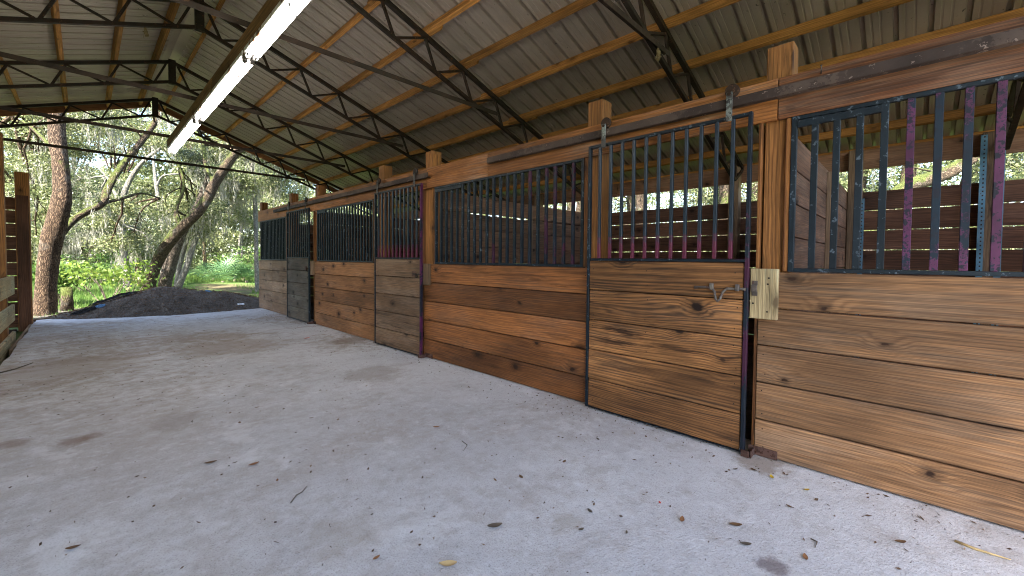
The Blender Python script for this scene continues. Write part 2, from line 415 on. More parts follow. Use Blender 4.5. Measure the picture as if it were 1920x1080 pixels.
def m_leaf(name, c1, c2, c3, trans=.28, rough=.38):
    t = NT(name); m = t.math
    rnd = t.n('ShaderNodeNewGeometry').outputs['Random Per Island']
    col = t.mix(t.ramp(rnd, 0., .75, 0., 1., False), c1, c2)
    col = t.mix(t.ramp(rnd, .80, .98), col, c3)
    b = t.bsdf(col, rough, spec=.35)
    tr = t.n('ShaderNodeBsdfTranslucent'); t.set(tr.inputs[0], t.mix(.5, col, hsv(c2, 1.4)))
    mx = t.n('ShaderNodeMixShader', {0: trans})
    t.t.links.new(b.outputs[0], mx.inputs[1]); t.t.links.new(tr.outputs[0], mx.inputs[2]); t.t.links.new(mx.outputs[0], t.out.inputs[0])
    return t.m
M['leaf'] = m_leaf('oak_leaves', (.040, .053, .022), (.14, .16, .062), (.38, .37, .19))
M['leaf_dark'] = m_leaf('dark_oak_leaves', (.022, .032, .016), (.085, .105, .045), (.26, .26, .13), .3)
M['leaf_pale'] = m_leaf('pale_far_leaves', (.065, .09, .035), (.20, .225, .09), (.40, .40, .22), .35)
M['leaf_bright'] = m_leaf('bright_sapling_leaves', (.07, .13, .02), (.15, .215, .035), (.27, .30, .07), .55, .45)
M['leaf_bush'] = m_leaf('shrub_leaves', (.035, .075, .018), (.09, .155, .035), (.20, .27, .06), .4)
M['grass'] = m_leaf('grass_blades', (.055, .115, .02), (.105, .185, .035), (.20, .23, .075), .45, .6)
M['palm'] = m_leaf('palmetto_fronds', (.03, .075, .03), (.07, .14, .05), (.15, .21, .07), .25, .4)
M['moss'] = m_leaf('hanging_moss', (.20, .195, .155), (.37, .355, .29), (.52, .49, .41), .45, .9)
M['deadleaf'] = m_leaf('dry_brown_leaves', (.055, .032, .02), (.12, .07, .04), (.21, .13, .07), .1, .8)

def m_flat(name, c, rough=.6, var=.35, sc=14., emit=0., metal=0.):
    t = NT(name); co = t.coords('Object'); a = t.noise(co, sc, 4, .65)
    col = t.mix(t.ramp(a, .3, .7), hsv(c, 1 - var), hsv(c, 1 + var * .4))
    t.bsdf(col, rough, metal, a, .001, .4, .3, c if emit else None, emit)
    return t.m
M['yellow'] = m_flat('yellow_leaf', (.50, .34, .02)); M['red'] = m_flat('red_scrap', (.55, .05, .02), .5)
M['brown_leaf'] = m_flat('brown_leaf', (.14, .075, .035), .8); M['orange_leaf'] = m_flat('orange_brown_leaf', (.26, .12, .05), .8)
M['twig'] = m_flat('dry_twig', (.12, .095, .07), .9); M['straw'] = m_flat('pale_straw', (.50, .36, .17), .9)
M['black_plastic'] = m_flat('black_plastic', (.009, .009, .010), .9); M['blue_plastic'] = m_flat('blue_plastic', (.06, .16, .30), .4)
M['white_plastic'] = m_flat('white_plastic', (.7, .74, .78), .45, .1); M['debris'] = m_flat('dusty_web', (.23, .17, .09), .95)
M['ceramic'] = m_flat('socket_plastic', (.10, .09, .08), .5)

def m_fixture():
    t = NT('rust_stained_white_enamel'); co = t.coords('Object'); m = t.math
    x, y, z = t.sep(co)
    a = t.noise(t.vec(m('MULTIPLY', x, 30.), m('MULTIPLY', y, 4.), z), 1., 4, .65)
    b = t.noise(co, 9., 3, .6)
    f = t.ramp(m('ADD', a, m('MULTIPLY', m('SUBTRACT', b, .5), .5)), .54, .60)
    col = t.mix(f, (.72, .71, .69), (.12, .05, .016))
    t.bsdf(col, .4, 0., a, .0006, .3)
    return t.m
M['fixture'] = m_fixture()
def m_tube():
    t = NT('glowing_lamp_tube'); co = t.coords('Object'); x, y, z = t.sep(co)
    a = t.noise(t.vec(t.math('MULTIPLY', x, 25.), t.math('MULTIPLY', y, 5.), z), 1., 4, .65)   # dust and rust specks baked on the glass
    f = t.ramp(a, .56, .61)
    b = t.bsdf(t.mix(f, (.85, .86, .88), (.022, .010, .004)), .3, emit=t.mix(f, (1., .96, .9), (.0, .0, .0)), estr=LAMP); return t.m
LAMP = 4.0
M['tube'] = m_tube()

# ------------------------------------------------------------------ frame of reference: x across the aisle, y along it, z up
W = 3.133                       # face of the stall fronts
CAM = dict(f=776.9, yaw=.8013, pitch=.02978, roll=.00858, sy=-29.85, h=1.3)
def cam_axes():
    cy, sy = math.cos(CAM['yaw']), math.sin(CAM['yaw']); cp, sp = math.cos(CAM['pitch']), math.sin(CAM['pitch'])
    F = Vector((sy * cp, cy * cp, -sp)); r = Vector((cy, -sy, 0)); up = r.cross(F)
    cr, sr = math.cos(CAM['roll']), math.sin(CAM['roll'])
    return F, cr * r + sr * up, -sr * r + cr * up
FX, RX, UX = cam_axes()
def at(px, py, D):
    return Vector((0, 0, CAM['h'])) + D * (FX + (px - 960) / CAM['f'] * RX - (py - 540 - CAM['sy']) / CAM['f'] * UX)

# ------------------------------------------------------------------ ground, slab
def ground():
    n = 140; X = np.concatenate([np.linspace(-400, -45, 14), np.linspace(-40, 60, n), np.linspace(70, 400, 14)])
    Y = np.concatenate([np.linspace(-300, -30, 10), np.linspace(-25, 75, n), np.linspace(85, 500, 14)])
    gx, gy = np.meshgrid(X, Y)
    z = -.13 + .035 * np.sin(gx * .9 + 1) * np.sin(gy * .7) + .02 * np.sin(gx * 2.3) * np.cos(gy * 1.9)
    d = np.maximum(np.maximum(gx - 8, -gx - 6), np.maximum(gy - 14, -gy - 6)); d = np.clip(d / 6, 0, 1)
    z = z + d * (.10 * np.sin(gx * .31) * np.cos(gy * .27)) + np.clip((gy - 16) / 30, 0, 1) * .15
    inside = (gx > -1.5) & (gx < 8) & (gy > -6.5) & (gy < 13.3); z[inside] = np.minimum(z[inside], -.11)
    ny, nx = gx.shape
    V = np.stack([gx, gy, z], -1).reshape(-1, 3)
    i = np.arange(nx - 1)[None, :] + nx * np.arange(ny - 1)[:, None]
    Fq = np.stack([i, i + 1, i + nx + 1, i + nx], -1).reshape(-1, 4)
    me = bpy.data.meshes.new('ground'); me.from_pydata(V.tolist(), [], Fq.tolist()); me.materials.append(M['ground'])
    me.polygons.foreach_set('use_smooth', [True] * len(me.polygons))
    o = bpy.data.objects.new('ground', me); COL.objects.link(o); tag(o, kind='structure')
    return o
ground()

def slab():
    b = MB(); nx, ny = 14, 60
    xs = np.linspace(-.70, 7.05, nx + 1); ys = np.linspace(-5.0, 12.72, ny + 1)
    vs = []; fs = []
    for y in ys:
        for i, x in enumerate(xs):
            e = 0.
            if i == 0: e = .012 * math.sin(y * 3.1) + .008 * math.sin(y * 7.7)
            vs.append((x + e, y, 0.))
    for j in range(ny):
        for i in range(nx):
            a = j * (nx + 1) + i; fs.append((a, a + 1, a + nx + 2, a + nx + 1))
    k = len(vs); edge = [j * (nx + 1) for j in range(ny + 1)] + [ny * (nx + 1) + i for i in range(1, nx + 1)]
    for e in edge: vs.append((vs[e][0], vs[e][1], -.2))
    for q in range(len(edge) - 1): fs.append((edge[q], edge[q + 1], k + q + 1, k + q))
    b.poly(vs, fs)
    return tag(b.build('concrete_floor', M['concrete']), kind='structure')
slab()

# ------------------------------------------------------------------ roof
RV, RZ, SL = 1.13, 4.77, .35           # ridge position, top of truss chord at the ridge, slope
SA = math.atan(SL); CS, SN = math.cos(SA), math.sin(SA)
Y0, Y1 = -2.3, 12.62
PH = .098                              # purlin depth
def slope_pt(v, up=0., side=1):
    """point on the chord plane at across-distance v from the ridge, lifted 'up' square to the roof"""
    return (RV + side * (v + up * SN), RZ - SL * v + up * CS)
def roof():
    r = thing('barn_roof', 'gabled barn roof of ribbed galvanised sheets laid on timber purlins', 'roof', (RV, 4.5, 0))
    prof = []
    y = Y0; k = 0
    while y < Y1 - .01:
        P = .2286
        for dy, h in ((0, 0), (.052, 0), (.057, .005), (.067, .005), (.072, 0), (.114, 0), (.119, .005), (.129, .005), (.134, 0), (.168, 0), (.174, .042), (.204, .042), (.210, 0)):
            prof.append((y + dy, h))
        y += P
    prof = [p for p in prof if p[0] < Y1] + [(Y1, 0)]
    for side in (1, -1):
        b = MB(); vs = []; fs = []
        cols = [.075, 1.6, 3.2, 4.7, 6.05]
        for v in cols:
            for (yy, h) in prof:
                x, z = slope_pt(v, PH + .003 + h, side); vs.append((x, yy, z))
        n = len(prof)
        for c in range(len(cols) - 1):
            for i in range(n - 1):
                f = (c * n + i, c * n + i + 1, (c + 1) * n + i + 1, (c + 1) * n + i)
                fs.append(f if side < 0 else f[::-1])
        b.poly(vs, fs); b.build('roof_sheet', M['roof'], r)
        for k, v in enumerate((.16, .68, 1.28, 1.88, 2.47, 3.07, 3.67, 4.22, 4.85, 5.45, 5.93)):
            pb = MB()
            for (ya, yb, o) in ((Y0 + .02, 4.75, 0.), (4.2, Y1 - .05, .039)):
                x, z = slope_pt(v + o, PH / 2, side)
                w = .004 * math.sin(k * 2.1)
                a_ = Vector((x, ya, z)); c_ = Vector((x + w, yb, z))
                nrm = Vector((side * SN, 0, CS)); yv = (c_ - a_).normalized(); xv = nrm.cross(yv).normalized()
                pb.board((a_ + c_) / 2, ((c_ - a_).length, .052, PH), Matrix((yv, xv, xv.cross(yv) * -1 if yv.cross(xv).dot(nrm) < 0 else yv.cross(xv))).transposed(), axis=0)
            pb.build('purlin', M['purlin'], r)
        for (yv_, nm) in ((Y1 - .046, 'verge_board'),):
            vb = MB()
            for (va, vb_) in ((.02, 3.0), (3.01, 6.0)):
                xa, za = slope_pt(va, .02, side); xb, zb = slope_pt(vb_, .02, side)
                vb.stick((xa, yv_ + .02, za), (xb, yv_ + .02, zb), .038, .135)
            vb.build(nm, M['verge'], r)
    cap = MB(); vs = []
    for yy in (Y0, Y1):
        for sd, v in ((-1, .17), (-1, .0), (1, .17)):
            x, z = slope_pt(v, PH + .028, sd if v else 1); vs.append((x, yy, z)) if v else vs.append((RV, yy, z + .004))
    cap.poly(vs, [(0, 1, 4, 3), (1, 2, 5, 4)]); cap.build('ridge_cap', M['roof'], r)
roof()

TRUSS = [(12.0, 'steel roof truss at the open far gable end with trees behind it'),
         (9.5, 'steel roof truss second from the far gable, above the far end of the strip lights'),
         (7.0, 'steel roof truss third from the far gable, over the middle strip light'),
         (4.45, 'steel roof truss above the middle stall window, tie bar crossing the nearest light'),
         (1.9, 'steel roof truss above the nearest sliding door, seen steeply from below'),
         (-.65, 'steel roof truss at the right edge, seen through the bars of the nearest stall')]
def truss(y, label):
    t = thing('steel_truss', label, 'roof truss', (RV, y, 0), 'steel trusses carrying the roof')
    for side in (1, -1):
        def P(v, dz=0.): return Vector((RV + side * v, y, RZ - SL * v + dz))
        top = MB(); top.stick(P(.0, -.033), P(5.85, -.033), .052, .052, ch=.002); top.build('top_chord', M['steel'], t)
        bot = MB(); D = -.375
        bot.stick(P(.0, D - .0), P(5.45, D), .045, .045, ch=.002); bot.stick(P(5.45, D), P(5.8, -.06), .045, .045, ch=.002)
        bot.build('bottom_chord', M['steel'], t)
        tops = [.08, .68, 1.28, 1.87, 2.47, 3.07, 3.67, 4.27, 4.87, 5.47]
        wb = MB()
        for i, v in enumerate(tops):
            b_ = P(min(v + .157, 5.5), D + .01)
            wb.stick(P(v, -.06), b_, .03, .03, ch=.002)
            if i + 1 < len(tops): wb.stick(b_ + Vector((side * .03, 0, 0)), P(tops[i + 1], -.06), .027, .027, ch=.002)
        wb.build('web_bars', M['steel'], t)
    pl = MB(); pl.span(RV - .05, RV + .05, y - .036, y + .036, RZ - .42, RZ - .0, axis=2, ch=.002); pl.build('ridge_plate', M['steel'], t)
    tb = MB(); zt = 3.40
    tb.span(RV - 3.08, RV + 3.08, y - .052, y - .045, zt - .012, zt + .042, axis=0, ch=.001)
    tb.span(RV - 3.08, RV + 3.08, y - .045, y + .02, zt + .033, zt + .04, axis=0, ch=.001); tb.build('tie_bar', M['tie'], t)
    return t
for y, l in TRUSS: truss(y, l)

# wisps of straw and old nests caught on the trusses
def wisp(p, L, label, w=.02):
    b = MB(); p = Vector(p)
    for i in range(9):
        q = [p + Vector((random.uniform(-w, w) * .4, random.uniform(-w, w) * .4, .0))]
        for k in range(4): q.append(q[-1] + Vector((random.uniform(-w, w) * .6, random.uniform(-w, w) * .6, -L / 4 * random.uniform(.5, 1.1))))
        b.tube(q, [.004, .005, .004, .003, .001], 4)
    for i in range(8):
        c = p + Vector((random.uniform(-w, w), random.uniform(-w, w), -L * random.uniform(.35, .75)))
        b.board(c, (.035, .012, .02), Matrix.Rotation(random.uniform(0, 3), 3, 'X') @ Matrix.Rotation(random.uniform(0, 3), 3, 'Z'))
    tag(b.build('hanging_wisp', M['debris']), label, 'hanging debris')
wisp((-.03, 4.45, 3.98), .26, 'tan wisp of debris hanging from the truss over the upper left of the aisle', .03)
wisp((3.95, 1.86, 3.40), .16, 'pale straw wisp hanging from the tie bar above the nearest sliding door')
wisp((1.72, 9.49, 4.16), .16, 'dark little wisp hanging under the second truss right of the lights')
wisp((.58, 7.0, 4.17), .13, 'small dark clot of debris under the third truss left of its ridge plate')

# ------------------------------------------------------------------ lights along the ridge
b = MB()
for (a, c, dx) in ((9.6, 5.9, 0), (5.88, 1.0, .002)):
    b.span(1.056 + dx, 1.095 + dx, a, c, 3.235, 3.380); b.span(1.100 + dx, 1.14 + dx, a - .01, c + .05, 3.238, 3.378)
tag(b.build('light_beam', M['beam_old']), 'long double timber beam slung under the tie bars carrying the strip lights', 'beam')
FL = [(9.55, 'far white fluorescent strip light at the end of the beam nearest the trees'),
      (6.98, 'middle white strip light between the other two'),
      (4.49, 'nearest white fluorescent strip light running out of the top of the photo')]
def fixture(y1, label, tubes=True):
    L = 2.44
    t = thing('strip_light', label, 'strip light', (1.108, y1 - L / 2, 3.2), 'fluorescent strip lights under the beam')
    hb = MB(); hb.span(1.052, 1.164, y1, y1 - L, 3.186, 3.234, ch=.006); hb.build('housing', M['fixture'], t)
    for dx in (-.032, .032):
        x = 1.108 + dx
        if tubes: tb = MB(); tb.tube([(x, y1 - .05, 3.152), (x, y1 - L + .05, 3.152)], .0185, 12); tb.build('lamp_tube', M['tube'], t)
        for yy in (y1 - .02, y1 - L + .02):
            sb = MB(); sb.span(x - .019, x + .019, yy - .018, yy + .018, 3.132, 3.186, ch=.006); sb.build('socket', M['ceramic'], t)
for y, l in FL: fixture(y, l)

# ------------------------------------------------------------------ stall row
PV0, PV1 = W + .040, W + .185          # posts stand behind the boards
POSTS = [(-2.28, -2.14, 'stained timber post at the right end, beyond the frame of the nearest barred window', 'stain'),
         (.585, .735, 'nearest stained timber post between the nearest sliding door and nearest barred window', 'post_top'),
         (1.985, 2.14, 'timber post at the left edge of the nearest sliding door, below its left roller', 'post_top'),
         (4.53, 4.69, 'timber post between the middle sliding door and the middle barred window', 'post_top'),
         (5.79, 5.945, 'timber post at the left edge of the middle sliding door', 'post_top'),
         (8.30, 8.46, 'timber post to the right of the farthest sliding door', 'stain'),
         (9.80, 9.955, 'timber post at the left edge of the farthest sliding door', 'stain'),
         (12.0, 12.15, 'dark timber post at the far left end of the stall row', 'stain')]
for (a, c, l, mt) in POSTS:
    b = MB(); b.span(PV0, PV1, a, c, -.02, 2.715, axis=2, ch=.006)
    tag(b.build('stall_post', M[mt]), l, 'timber post', 'timber posts along the stall fronts')

HEAD = [(-2.28, .655, 'header board over the nearest barred window', .0),
        (.66, 3.42, 'header board over the nearest sliding door, behind its rollers', .001),
        (3.423, 4.60, 'short orange header board over the left half of the middle barred window', -.001),
        (4.603, 8.37, 'header board over the middle sliding door and far barred window', .001),
        (8.373, 12.15, 'header board over the farthest sliding door and end barred window', 0.)]
for a, c, l, dv in HEAD:
    b = MB(); b.span(W + dv, W + .038, a, c, 2.222, 2.485)
    tag(b.build('header_board', M['header_red' if a < 0 else 'header']), l, 'header board', 'header boards along the top of the stalls')

def track(a, c, label, ends=True):
    t = thing('door_track', label, 'door track', (W - .03, (a + c) / 2, 2.38), 'sliding door tracks')
    b = MB(); b.span(W - .056, W - .048, a, c, 2.352, 2.412, ch=.001); b.span(W - .048, W - .002, a, c, 2.352, 2.358, ch=.001)
    b.build('rail', M['track'], t)
    y = a + .15
    while y < c:
        k = MB(); k.span(W - .047, W - .003, y, y + .04, 2.359, 2.40, ch=.001); k.build('rail_bracket', M['track'], t); y += .9
track(-2.25, 3.38, 'long brown steel track above the nearest sliding door and nearest window')
track(4.50, 10.74, 'long dark steel track above the middle and farthest sliding doors')

def grille(parent, y0, y1, z0, z1, v, n, bw, fw, depth, mats, purple=(), inner=None, fmat=None, name='bar_grille', first=None):
    """frame as the part, each upright bar as its sub-part; bars counted from y1 (far) down"""
    f = MB(); fm = fmat or M['bar']
    f.span(v - depth / 2, v + depth / 2, y0, y0 + fw, z0, z1, axis=2, ch=.002)
    f.span(v - depth / 2, v + depth / 2, y1 - fw, y1, z0, z1, axis=2, ch=.002)
    f.span(v - depth / 2 + .001, v + depth / 2 - .001, y0 + fw, y1 - fw, z0, z0 + fw * .8, ch=.002)
    f.span(v - depth / 2 + .001, v + depth / 2 - .001, y0 + fw, y1 - fw, z1 - fw * .8, z1, ch=.002)
    if inner: f.span(v - depth / 2 - .002, v + depth / 2 - .004, inner[0], inner[1], z1 - fw * .8 - .045, z1 - fw * .8 - .004, ch=.002)
    g = f.build(name, fm, parent)
    sp = (y1 - y0 - fw) / (n + 1); proto = {}
    for i in range(n):
        y = y0 + fw / 2 + sp * (i + 1); key = purple.get(i, 'bar') if isinstance(purple, dict) else 'bar'
        if key not in proto:
            b = MB(); b.span(v - bw / 2, v + bw / 2, y - bw / 2, y + bw / 2, z0 + fw * .8 + .0005, z1 - fw * .8 - .0005, axis=2, ch=.0015)
            o = b.build('bar', M[key], g); proto[key] = (o, y)
        else:
            o0, yy = proto[key]; part_copy(o0, g, (0, y - yy, 0))
    return g

def planks(y0, y1, v0, v1, zs, mat, parent, name='plank_panel', split=None, gap=.0085, jit=.003):
    b = MB()
    for i in range(len(zs) - 1):
        segs = [(y0, y1)] if not split else [(y0, split - .001), (split + .001, y1)]
        for (a, c) in segs:
            j = random.uniform(-jit, jit)
            b.span(v0 + j, v1 + j, a + random.uniform(0, .004), c - random.uniform(0, .004), zs[i] + gap / 2, zs[i + 1] - gap / 2, ch=.004)
            for yn in (a + .045, c - .045, (a + c) / 2 + .08):
                for zn in (zs[i] + .055, zs[i + 1] - .06):
                    y_, z_ = yn + random.uniform(-.012, .012), zn + random.uniform(-.015, .015); r_ = .0045
                    b.poly([(v0 + j - .0012, y_ + r_ * math.cos(q * PI / 3), z_ + r_ * math.sin(q * PI / 3)) for q in range(6)], [(5, 4, 3, 2, 1, 0)], mi=1)
    return b.build(name, [mat, M['steel']], parent)

Z5 = [.006, .245, .495, .745, .995, 1.236]
def front(y0, y1, wy0, wy1, n, label, mat, purple=(), inner=None, split=None, bw=.03, fmat=None, zs=Z5):
    t = thing('stall_bay', label, 'stall front', (W, (y0 + y1) / 2, 0), 'boarded stall fronts with barred windows')
    planks(y0, y1, W, W + .038, zs, M[mat], t, split=split)
    grille(t, wy0, wy1, 1.238, 2.220, W + .020, n, bw, .03, .034, None, purple, inner, fmat)
    for (a, c) in ((wy0 - .045, wy0 - .002), (wy1 + .002, wy1 + .03)):
        b = MB(); b.span(W + .008, W + .038, a, c, 1.24, 2.218, axis=2); b.build('window_jamb', M['stain'], t)
    return t
nA = 24
pm = {}
for i in range(nA):                                       # counted from the near end; the first in view is the far end
    k = nA - 1 - i
    pm[i] = 'bar' if k < 4 else ('bar_purple' if k in (4, 5, 6, 7, 8, 10, 11, 13) else 'bar_mix')
front(-2.14, .742, -2.12, .580, nA, 'nearest stall front, light brown boards below a window of thick blue and purple bars', 'panel_near', pm, (.15, .55), None, .033)
front(2.06, 4.66, 2.150, 4.430, 20, 'middle stall front of glossy reddish brown boards under a wide barred window', 'panel_mid', {i: 'bar_mix' for i in (0, 1, 2, 3, 5, 6, 8, 10)}, (3.9, 4.40), None, .028)
front(6.00, 8.42, 6.055, 8.30, 20, 'far stall front between the two farther sliding doors, brown boards and black bars', 'panel_far', {}, (7.9, 8.27), None, .026, M['bar'])
front(9.98, 12.15, 10.08, 12.0, 17, 'end stall front nearest the trees, pale dusty boards with a seam and black bars', 'panel_end', {}, None, 11.05, .026, M['bar'])

def door(y0, y1, label, mat, purple, sidemat, hang, latch):
    t = thing('sliding_door', label, 'sliding door', (W - .06, (y0 + y1) / 2, .015), 'sliding stall doors')
    v = W - .062
    planks(y0 + .016, y1 - .016, v - .004, v + .018, [.022, .268, .525, .785, 1.045, 1.296], M[mat] if isinstance(mat, str) else mat, t, gap=.007, jit=.0015)
    f = MB()                                              # angle-iron frame
    f.span(v - .012, v + .022, y1 - .015, y1 + .008, .016, 2.286, axis=2, ch=.002)
    f.span(v - .010, v + .020, y0 + .012, y1 - .016, .016, .021, ch=.001)
    f.span(v - .012, v + .021, y0 + .012, y1 - .016, 1.297, 1.315, ch=.002)
    f.span(v - .012, v + .021, y0 + .012, y1 - .016, 2.264, 2.286, ch=.002)
    f.build('door_frame', M['bar'], t)
    s = MB(); s.span(v - .014, v + .022, y0 - .012, y0 + .011, .014, 2.288, axis=2, ch=.002); s.build('closing_stile', M[sidemat], t)
    n = 11; sp = (y1 - y0) / (n + 1); g = None
    protos = {}
    gm = MB(); gm.span(v - .008, v + .018, y0 + .012, y1 - .016, 1.3155, 1.319, ch=.001); g = gm.build('bar_grille', M['bar_mix'] if purple else M['bar'], t)
    for i in range(n):
        y = y0 + sp * (i + 1); key = 'bar'
        if key not in protos:
            b = MB(); b.span(v - .009, v + .013, y - .0115, y + .0115, 1.3195, 2.2635, axis=2, ch=.0015)
            protos[key] = (b.build('bar', M['door_bar_p'] if purple else M['bar'], g), y)
        else: part_copy(protos[key][0], g, (0, y - protos[key][1], 0))
    for hy in hang:
        h = MB(); h.span(v - .022, v - .014, hy - .02, hy + .02, 2.25, 2.445, axis=2, ch=.002); hp = h.build('hanger_strap', M['hanger'], t)
        w = MB(); w.tube([(v - .012, hy - .012, 2.455), (v + .012, hy - .012, 2.455)], .044, 20); w.tube([(v - .030, hy, 2.43), (v - .0225, hy, 2.43)], .012, 8)
        w.build('roller_wheel', M['steel'], hp)
    latch(t, v, y0)
    return t

def m_doorbar():
    t = NT('blue_bar_with_purple_foot'); co = t.coords('Object'); z = t.sep(co)[2]
    a = t.noise(co, 24., 4, .65)
    base = t.mix(t.ramp(t.noise(co, 6., 3), .3, .7), (.006, .014, .023), (.012, .022, .034))
    f = t.ramp(t.math('ADD', z, t.math('MULTIPLY', t.math('SUBTRACT', a, .5), .3)), 1.50, 1.38)
    col = t.mix(f, base, (.085, .011, .03))
    col = t.mix(t.ramp(a, .70, .76), col, (.06, .07, .085))
    t.bsdf(col, .42, 0., a, .0006, .4, .4); return t.m
M['door_bar_p'] = m_doorbar()
M['hanger'] = paint_metal('chipped_hanger_paint', (.07, .065, .06), (.02, .02, .02), .6, (.20, .22, .20), .35, .6)

def latch_near(t, v, y0):
    b = MB(); x = v - .022; z = 1.118
    pts = [(x, y0 + .33, z - .004), (x, y0 + .24, z + .002), (x, y0 + .21, z), (x - .008, y0 + .19, z - .028), (x - .022, y0 + .178, z - .075), (x - .028, y0 + .165, z - .092),
           (x - .022, y0 + .15, z - .075), (x - .01, y0 + .135, z - .025), (x, y0 + .115, z - .002), (x, y0 + .03, z), (x, y0 - .0, z)]
    b.tube(pts, [.011] + [.0085] * 9 + [.011], 8); l = b.build('latch_handle', M['latch'], t)
    for yy in (y0 + .215, y0 + .05):
        k = MB(); k.span(x - .012, v - .0045, yy - .012, yy + .012, z - .016, z + .03, axis=2, ch=.004); k.build('latch_staple', M['latch'], l)
def latch_small(t, v, y0):
    x = v - .02; z = 1.10
    b = MB(); b.tube([(x, y0 + .16, z), (x, y0 + .08, z), (x - .01, y0 + .07, z - .05), (x - .01, y0 + .05, z - .05), (x, y0 + .04, z), (x, y0 - .02, z)], .009, 8); l = b.build('latch_handle', M['steel'], t)
    k = MB(); k.span(v - .012, v - .0045, y0 + .1, y0 + .2, z - .035, z + .035, ch=.003); k.build('latch_plate', M['rust'], l)
door(.797, 2.045, 'nearest sliding door, knotty black-streaked boards with blue bars and a bent rod latch', 'door_near', True, 'bar_mix', (1.90, .925), latch_near)
door(4.64, 5.865, 'middle sliding door with grey brown weathered boards and a purple closing edge', 'door_grey', True, 'purple', (5.77, 4.78), latch_small)
door(8.53, 9.78, 'farthest sliding door with dark grey weathered boards', 'door_dark', False, 'bar', (9.65, 8.66), latch_small)

b = MB(); b.tube([(W - .001, .435, 2.448), (W - .045, .428, 2.462), (W - .05, .428, 2.475)], .0035, 6); b.tube([(W - .0505, .428, 2.476), (W - .0525, .428, 2.478)], .007, 8)
tag(b.build('bent_nail', M['latch']), 'bent nail sticking out of the board over the nearest window', 'nail')
# jambs at the closing side of each doorway
for (y, l) in ((.744, 'thin red brown jamb strip on the doorway side of the nearest post'), (4.695, 'thin jamb strip on the doorway side of the post right of the middle door'), (8.465, 'thin jamb strip on the doorway side of the post right of the farthest door')):
    b = MB(); b.span(W + .006, W + .12, y, y + .019, .0, 2.22, axis=2)
    tag(b.build('door_jamb', M['stain']), l, 'door jamb', 'door jamb strips')

def block(y0, y1, z0, z1, label, mat, keeper=True):
    t = thing('latch_block', label, 'latch block', (W - .02, (y0 + y1) / 2, z0), 'latch blocks beside the doors')
    b = MB(); b.span(W - .042, W - .003, y0, y1, z0, z1, axis=2, ch=.003); b.build('wood_block', mat, t)
    if keeper:
        k = MB(); zc = (z0 + z1) / 2 + .035; x = W - .044
        k.span(x - .003, x, y1 - .045, y1 - .012, zc - .05, zc - .022, ch=.001); k.span(x - .003, x, y1 - .045, y1 - .012, zc + .022, zc + .05, ch=.001)
        k.span(x - .022, x - .018, y1 - .045, y1 - .012, zc - .022, zc + .022, ch=.001)
        k.span(x - .018, x, y1 - .045, y1 - .012, zc + .019, zc + .022, ch=.001); k.span(x - .018, x, y1 - .045, y1 - .012, zc - .022, zc - .019, ch=.001)
        k.build('latch_keeper', M['latch'], t)
        n = MB()
        for (yy, zz) in ((y0 + .05, z1 - .06), (y0 + .055, z1 - .1), (y0 + .055, z0 + .05), (y1 - .02, z0 + .1)):
            n.tube([(x, yy, zz), (x - .001, yy, zz)], .006, 8)
        n.build('screw_heads', M['steel'], t)
block(.622, .780, .925, 1.255, 'pale new wooden latch block beside the nearest sliding door', M['pale'])
block(4.50, 4.62, .96, 1.24, 'rough brown latch block beside the middle sliding door', M['grey_post'], False)
block(8.40, 8.52, .97, 1.24, 'small dark latch block beside the farthest sliding door', M['grey_post'], False)

def guide(y, label):
    t = thing('floor_guide', label, 'door guide', (W - .05, y, 0), 'rusty door guides on the floor')
    b = MB(); b.span(W - .010, W - .004, y - .17, y + .0, .004, .062, ch=.003); b.build('wall_plate', M['rust'], t)
    b = MB(); b.span(W - .098, W - .013, y - .03, y + .02, .004, .010, ch=.002); b.span(W - .106, W - .098, y - .03, y + .02, .004, .05, ch=.003); b.span(W - .098, W - .013, y - .04, y - .033, .004, .05, ch=.003); b.build('guide_angle', M['rust'], t)
    n = MB()
    for dy in (-.06, -.15): n.tube([(W - .010, y + dy, .034), (W - .016, y + dy, .034)], .010, 6)
    n.build('bolt_heads', M['rust'], t)
guide(.775, 'rusty steel door guide on the concrete at the foot of the nearest door')
guide(4.62, 'rusty steel door guide at the foot of the middle sliding door')
guide(8.51, 'rusty steel door guide at the foot of the farthest sliding door')

# ------------------------------------------------------------------ inside the stalls
VB = 6.93                             # back wall face
def partition(y, label, top=2.215, mat='partition', gaps=()):
    t = thing('stall_partition', label, 'stall partition', (W + .2, y, 0), 'board partitions between the stalls')
    b = MB(); z = .02; i = 0
    while z < top - .05:
        h = .244; g = .006 if i not in gaps else .022
        b.span(PV1 + .01, VB - .01, y - .019, y + .019, z, z + h - g, axis=0, ch=.004); z += .2445; i += 1
    b.build('plank_panel', M[mat], t)
    for v in (5.1,):
        k = MB(); k.span(v, v + .09, y - .060, y - .020, .0, 2.19, axis=2); k.build('batten', M['grey_post'], t)
partition(.655, 'board partition behind the nearest post, dividing nearest and middle stall')
partition(4.61, 'board partition seen through the middle barred window', gaps=(7,))
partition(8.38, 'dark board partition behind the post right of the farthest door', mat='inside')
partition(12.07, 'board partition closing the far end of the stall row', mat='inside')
partition(-2.2, 'board partition at the right end, beyond the nearest barred window', mat='inside')

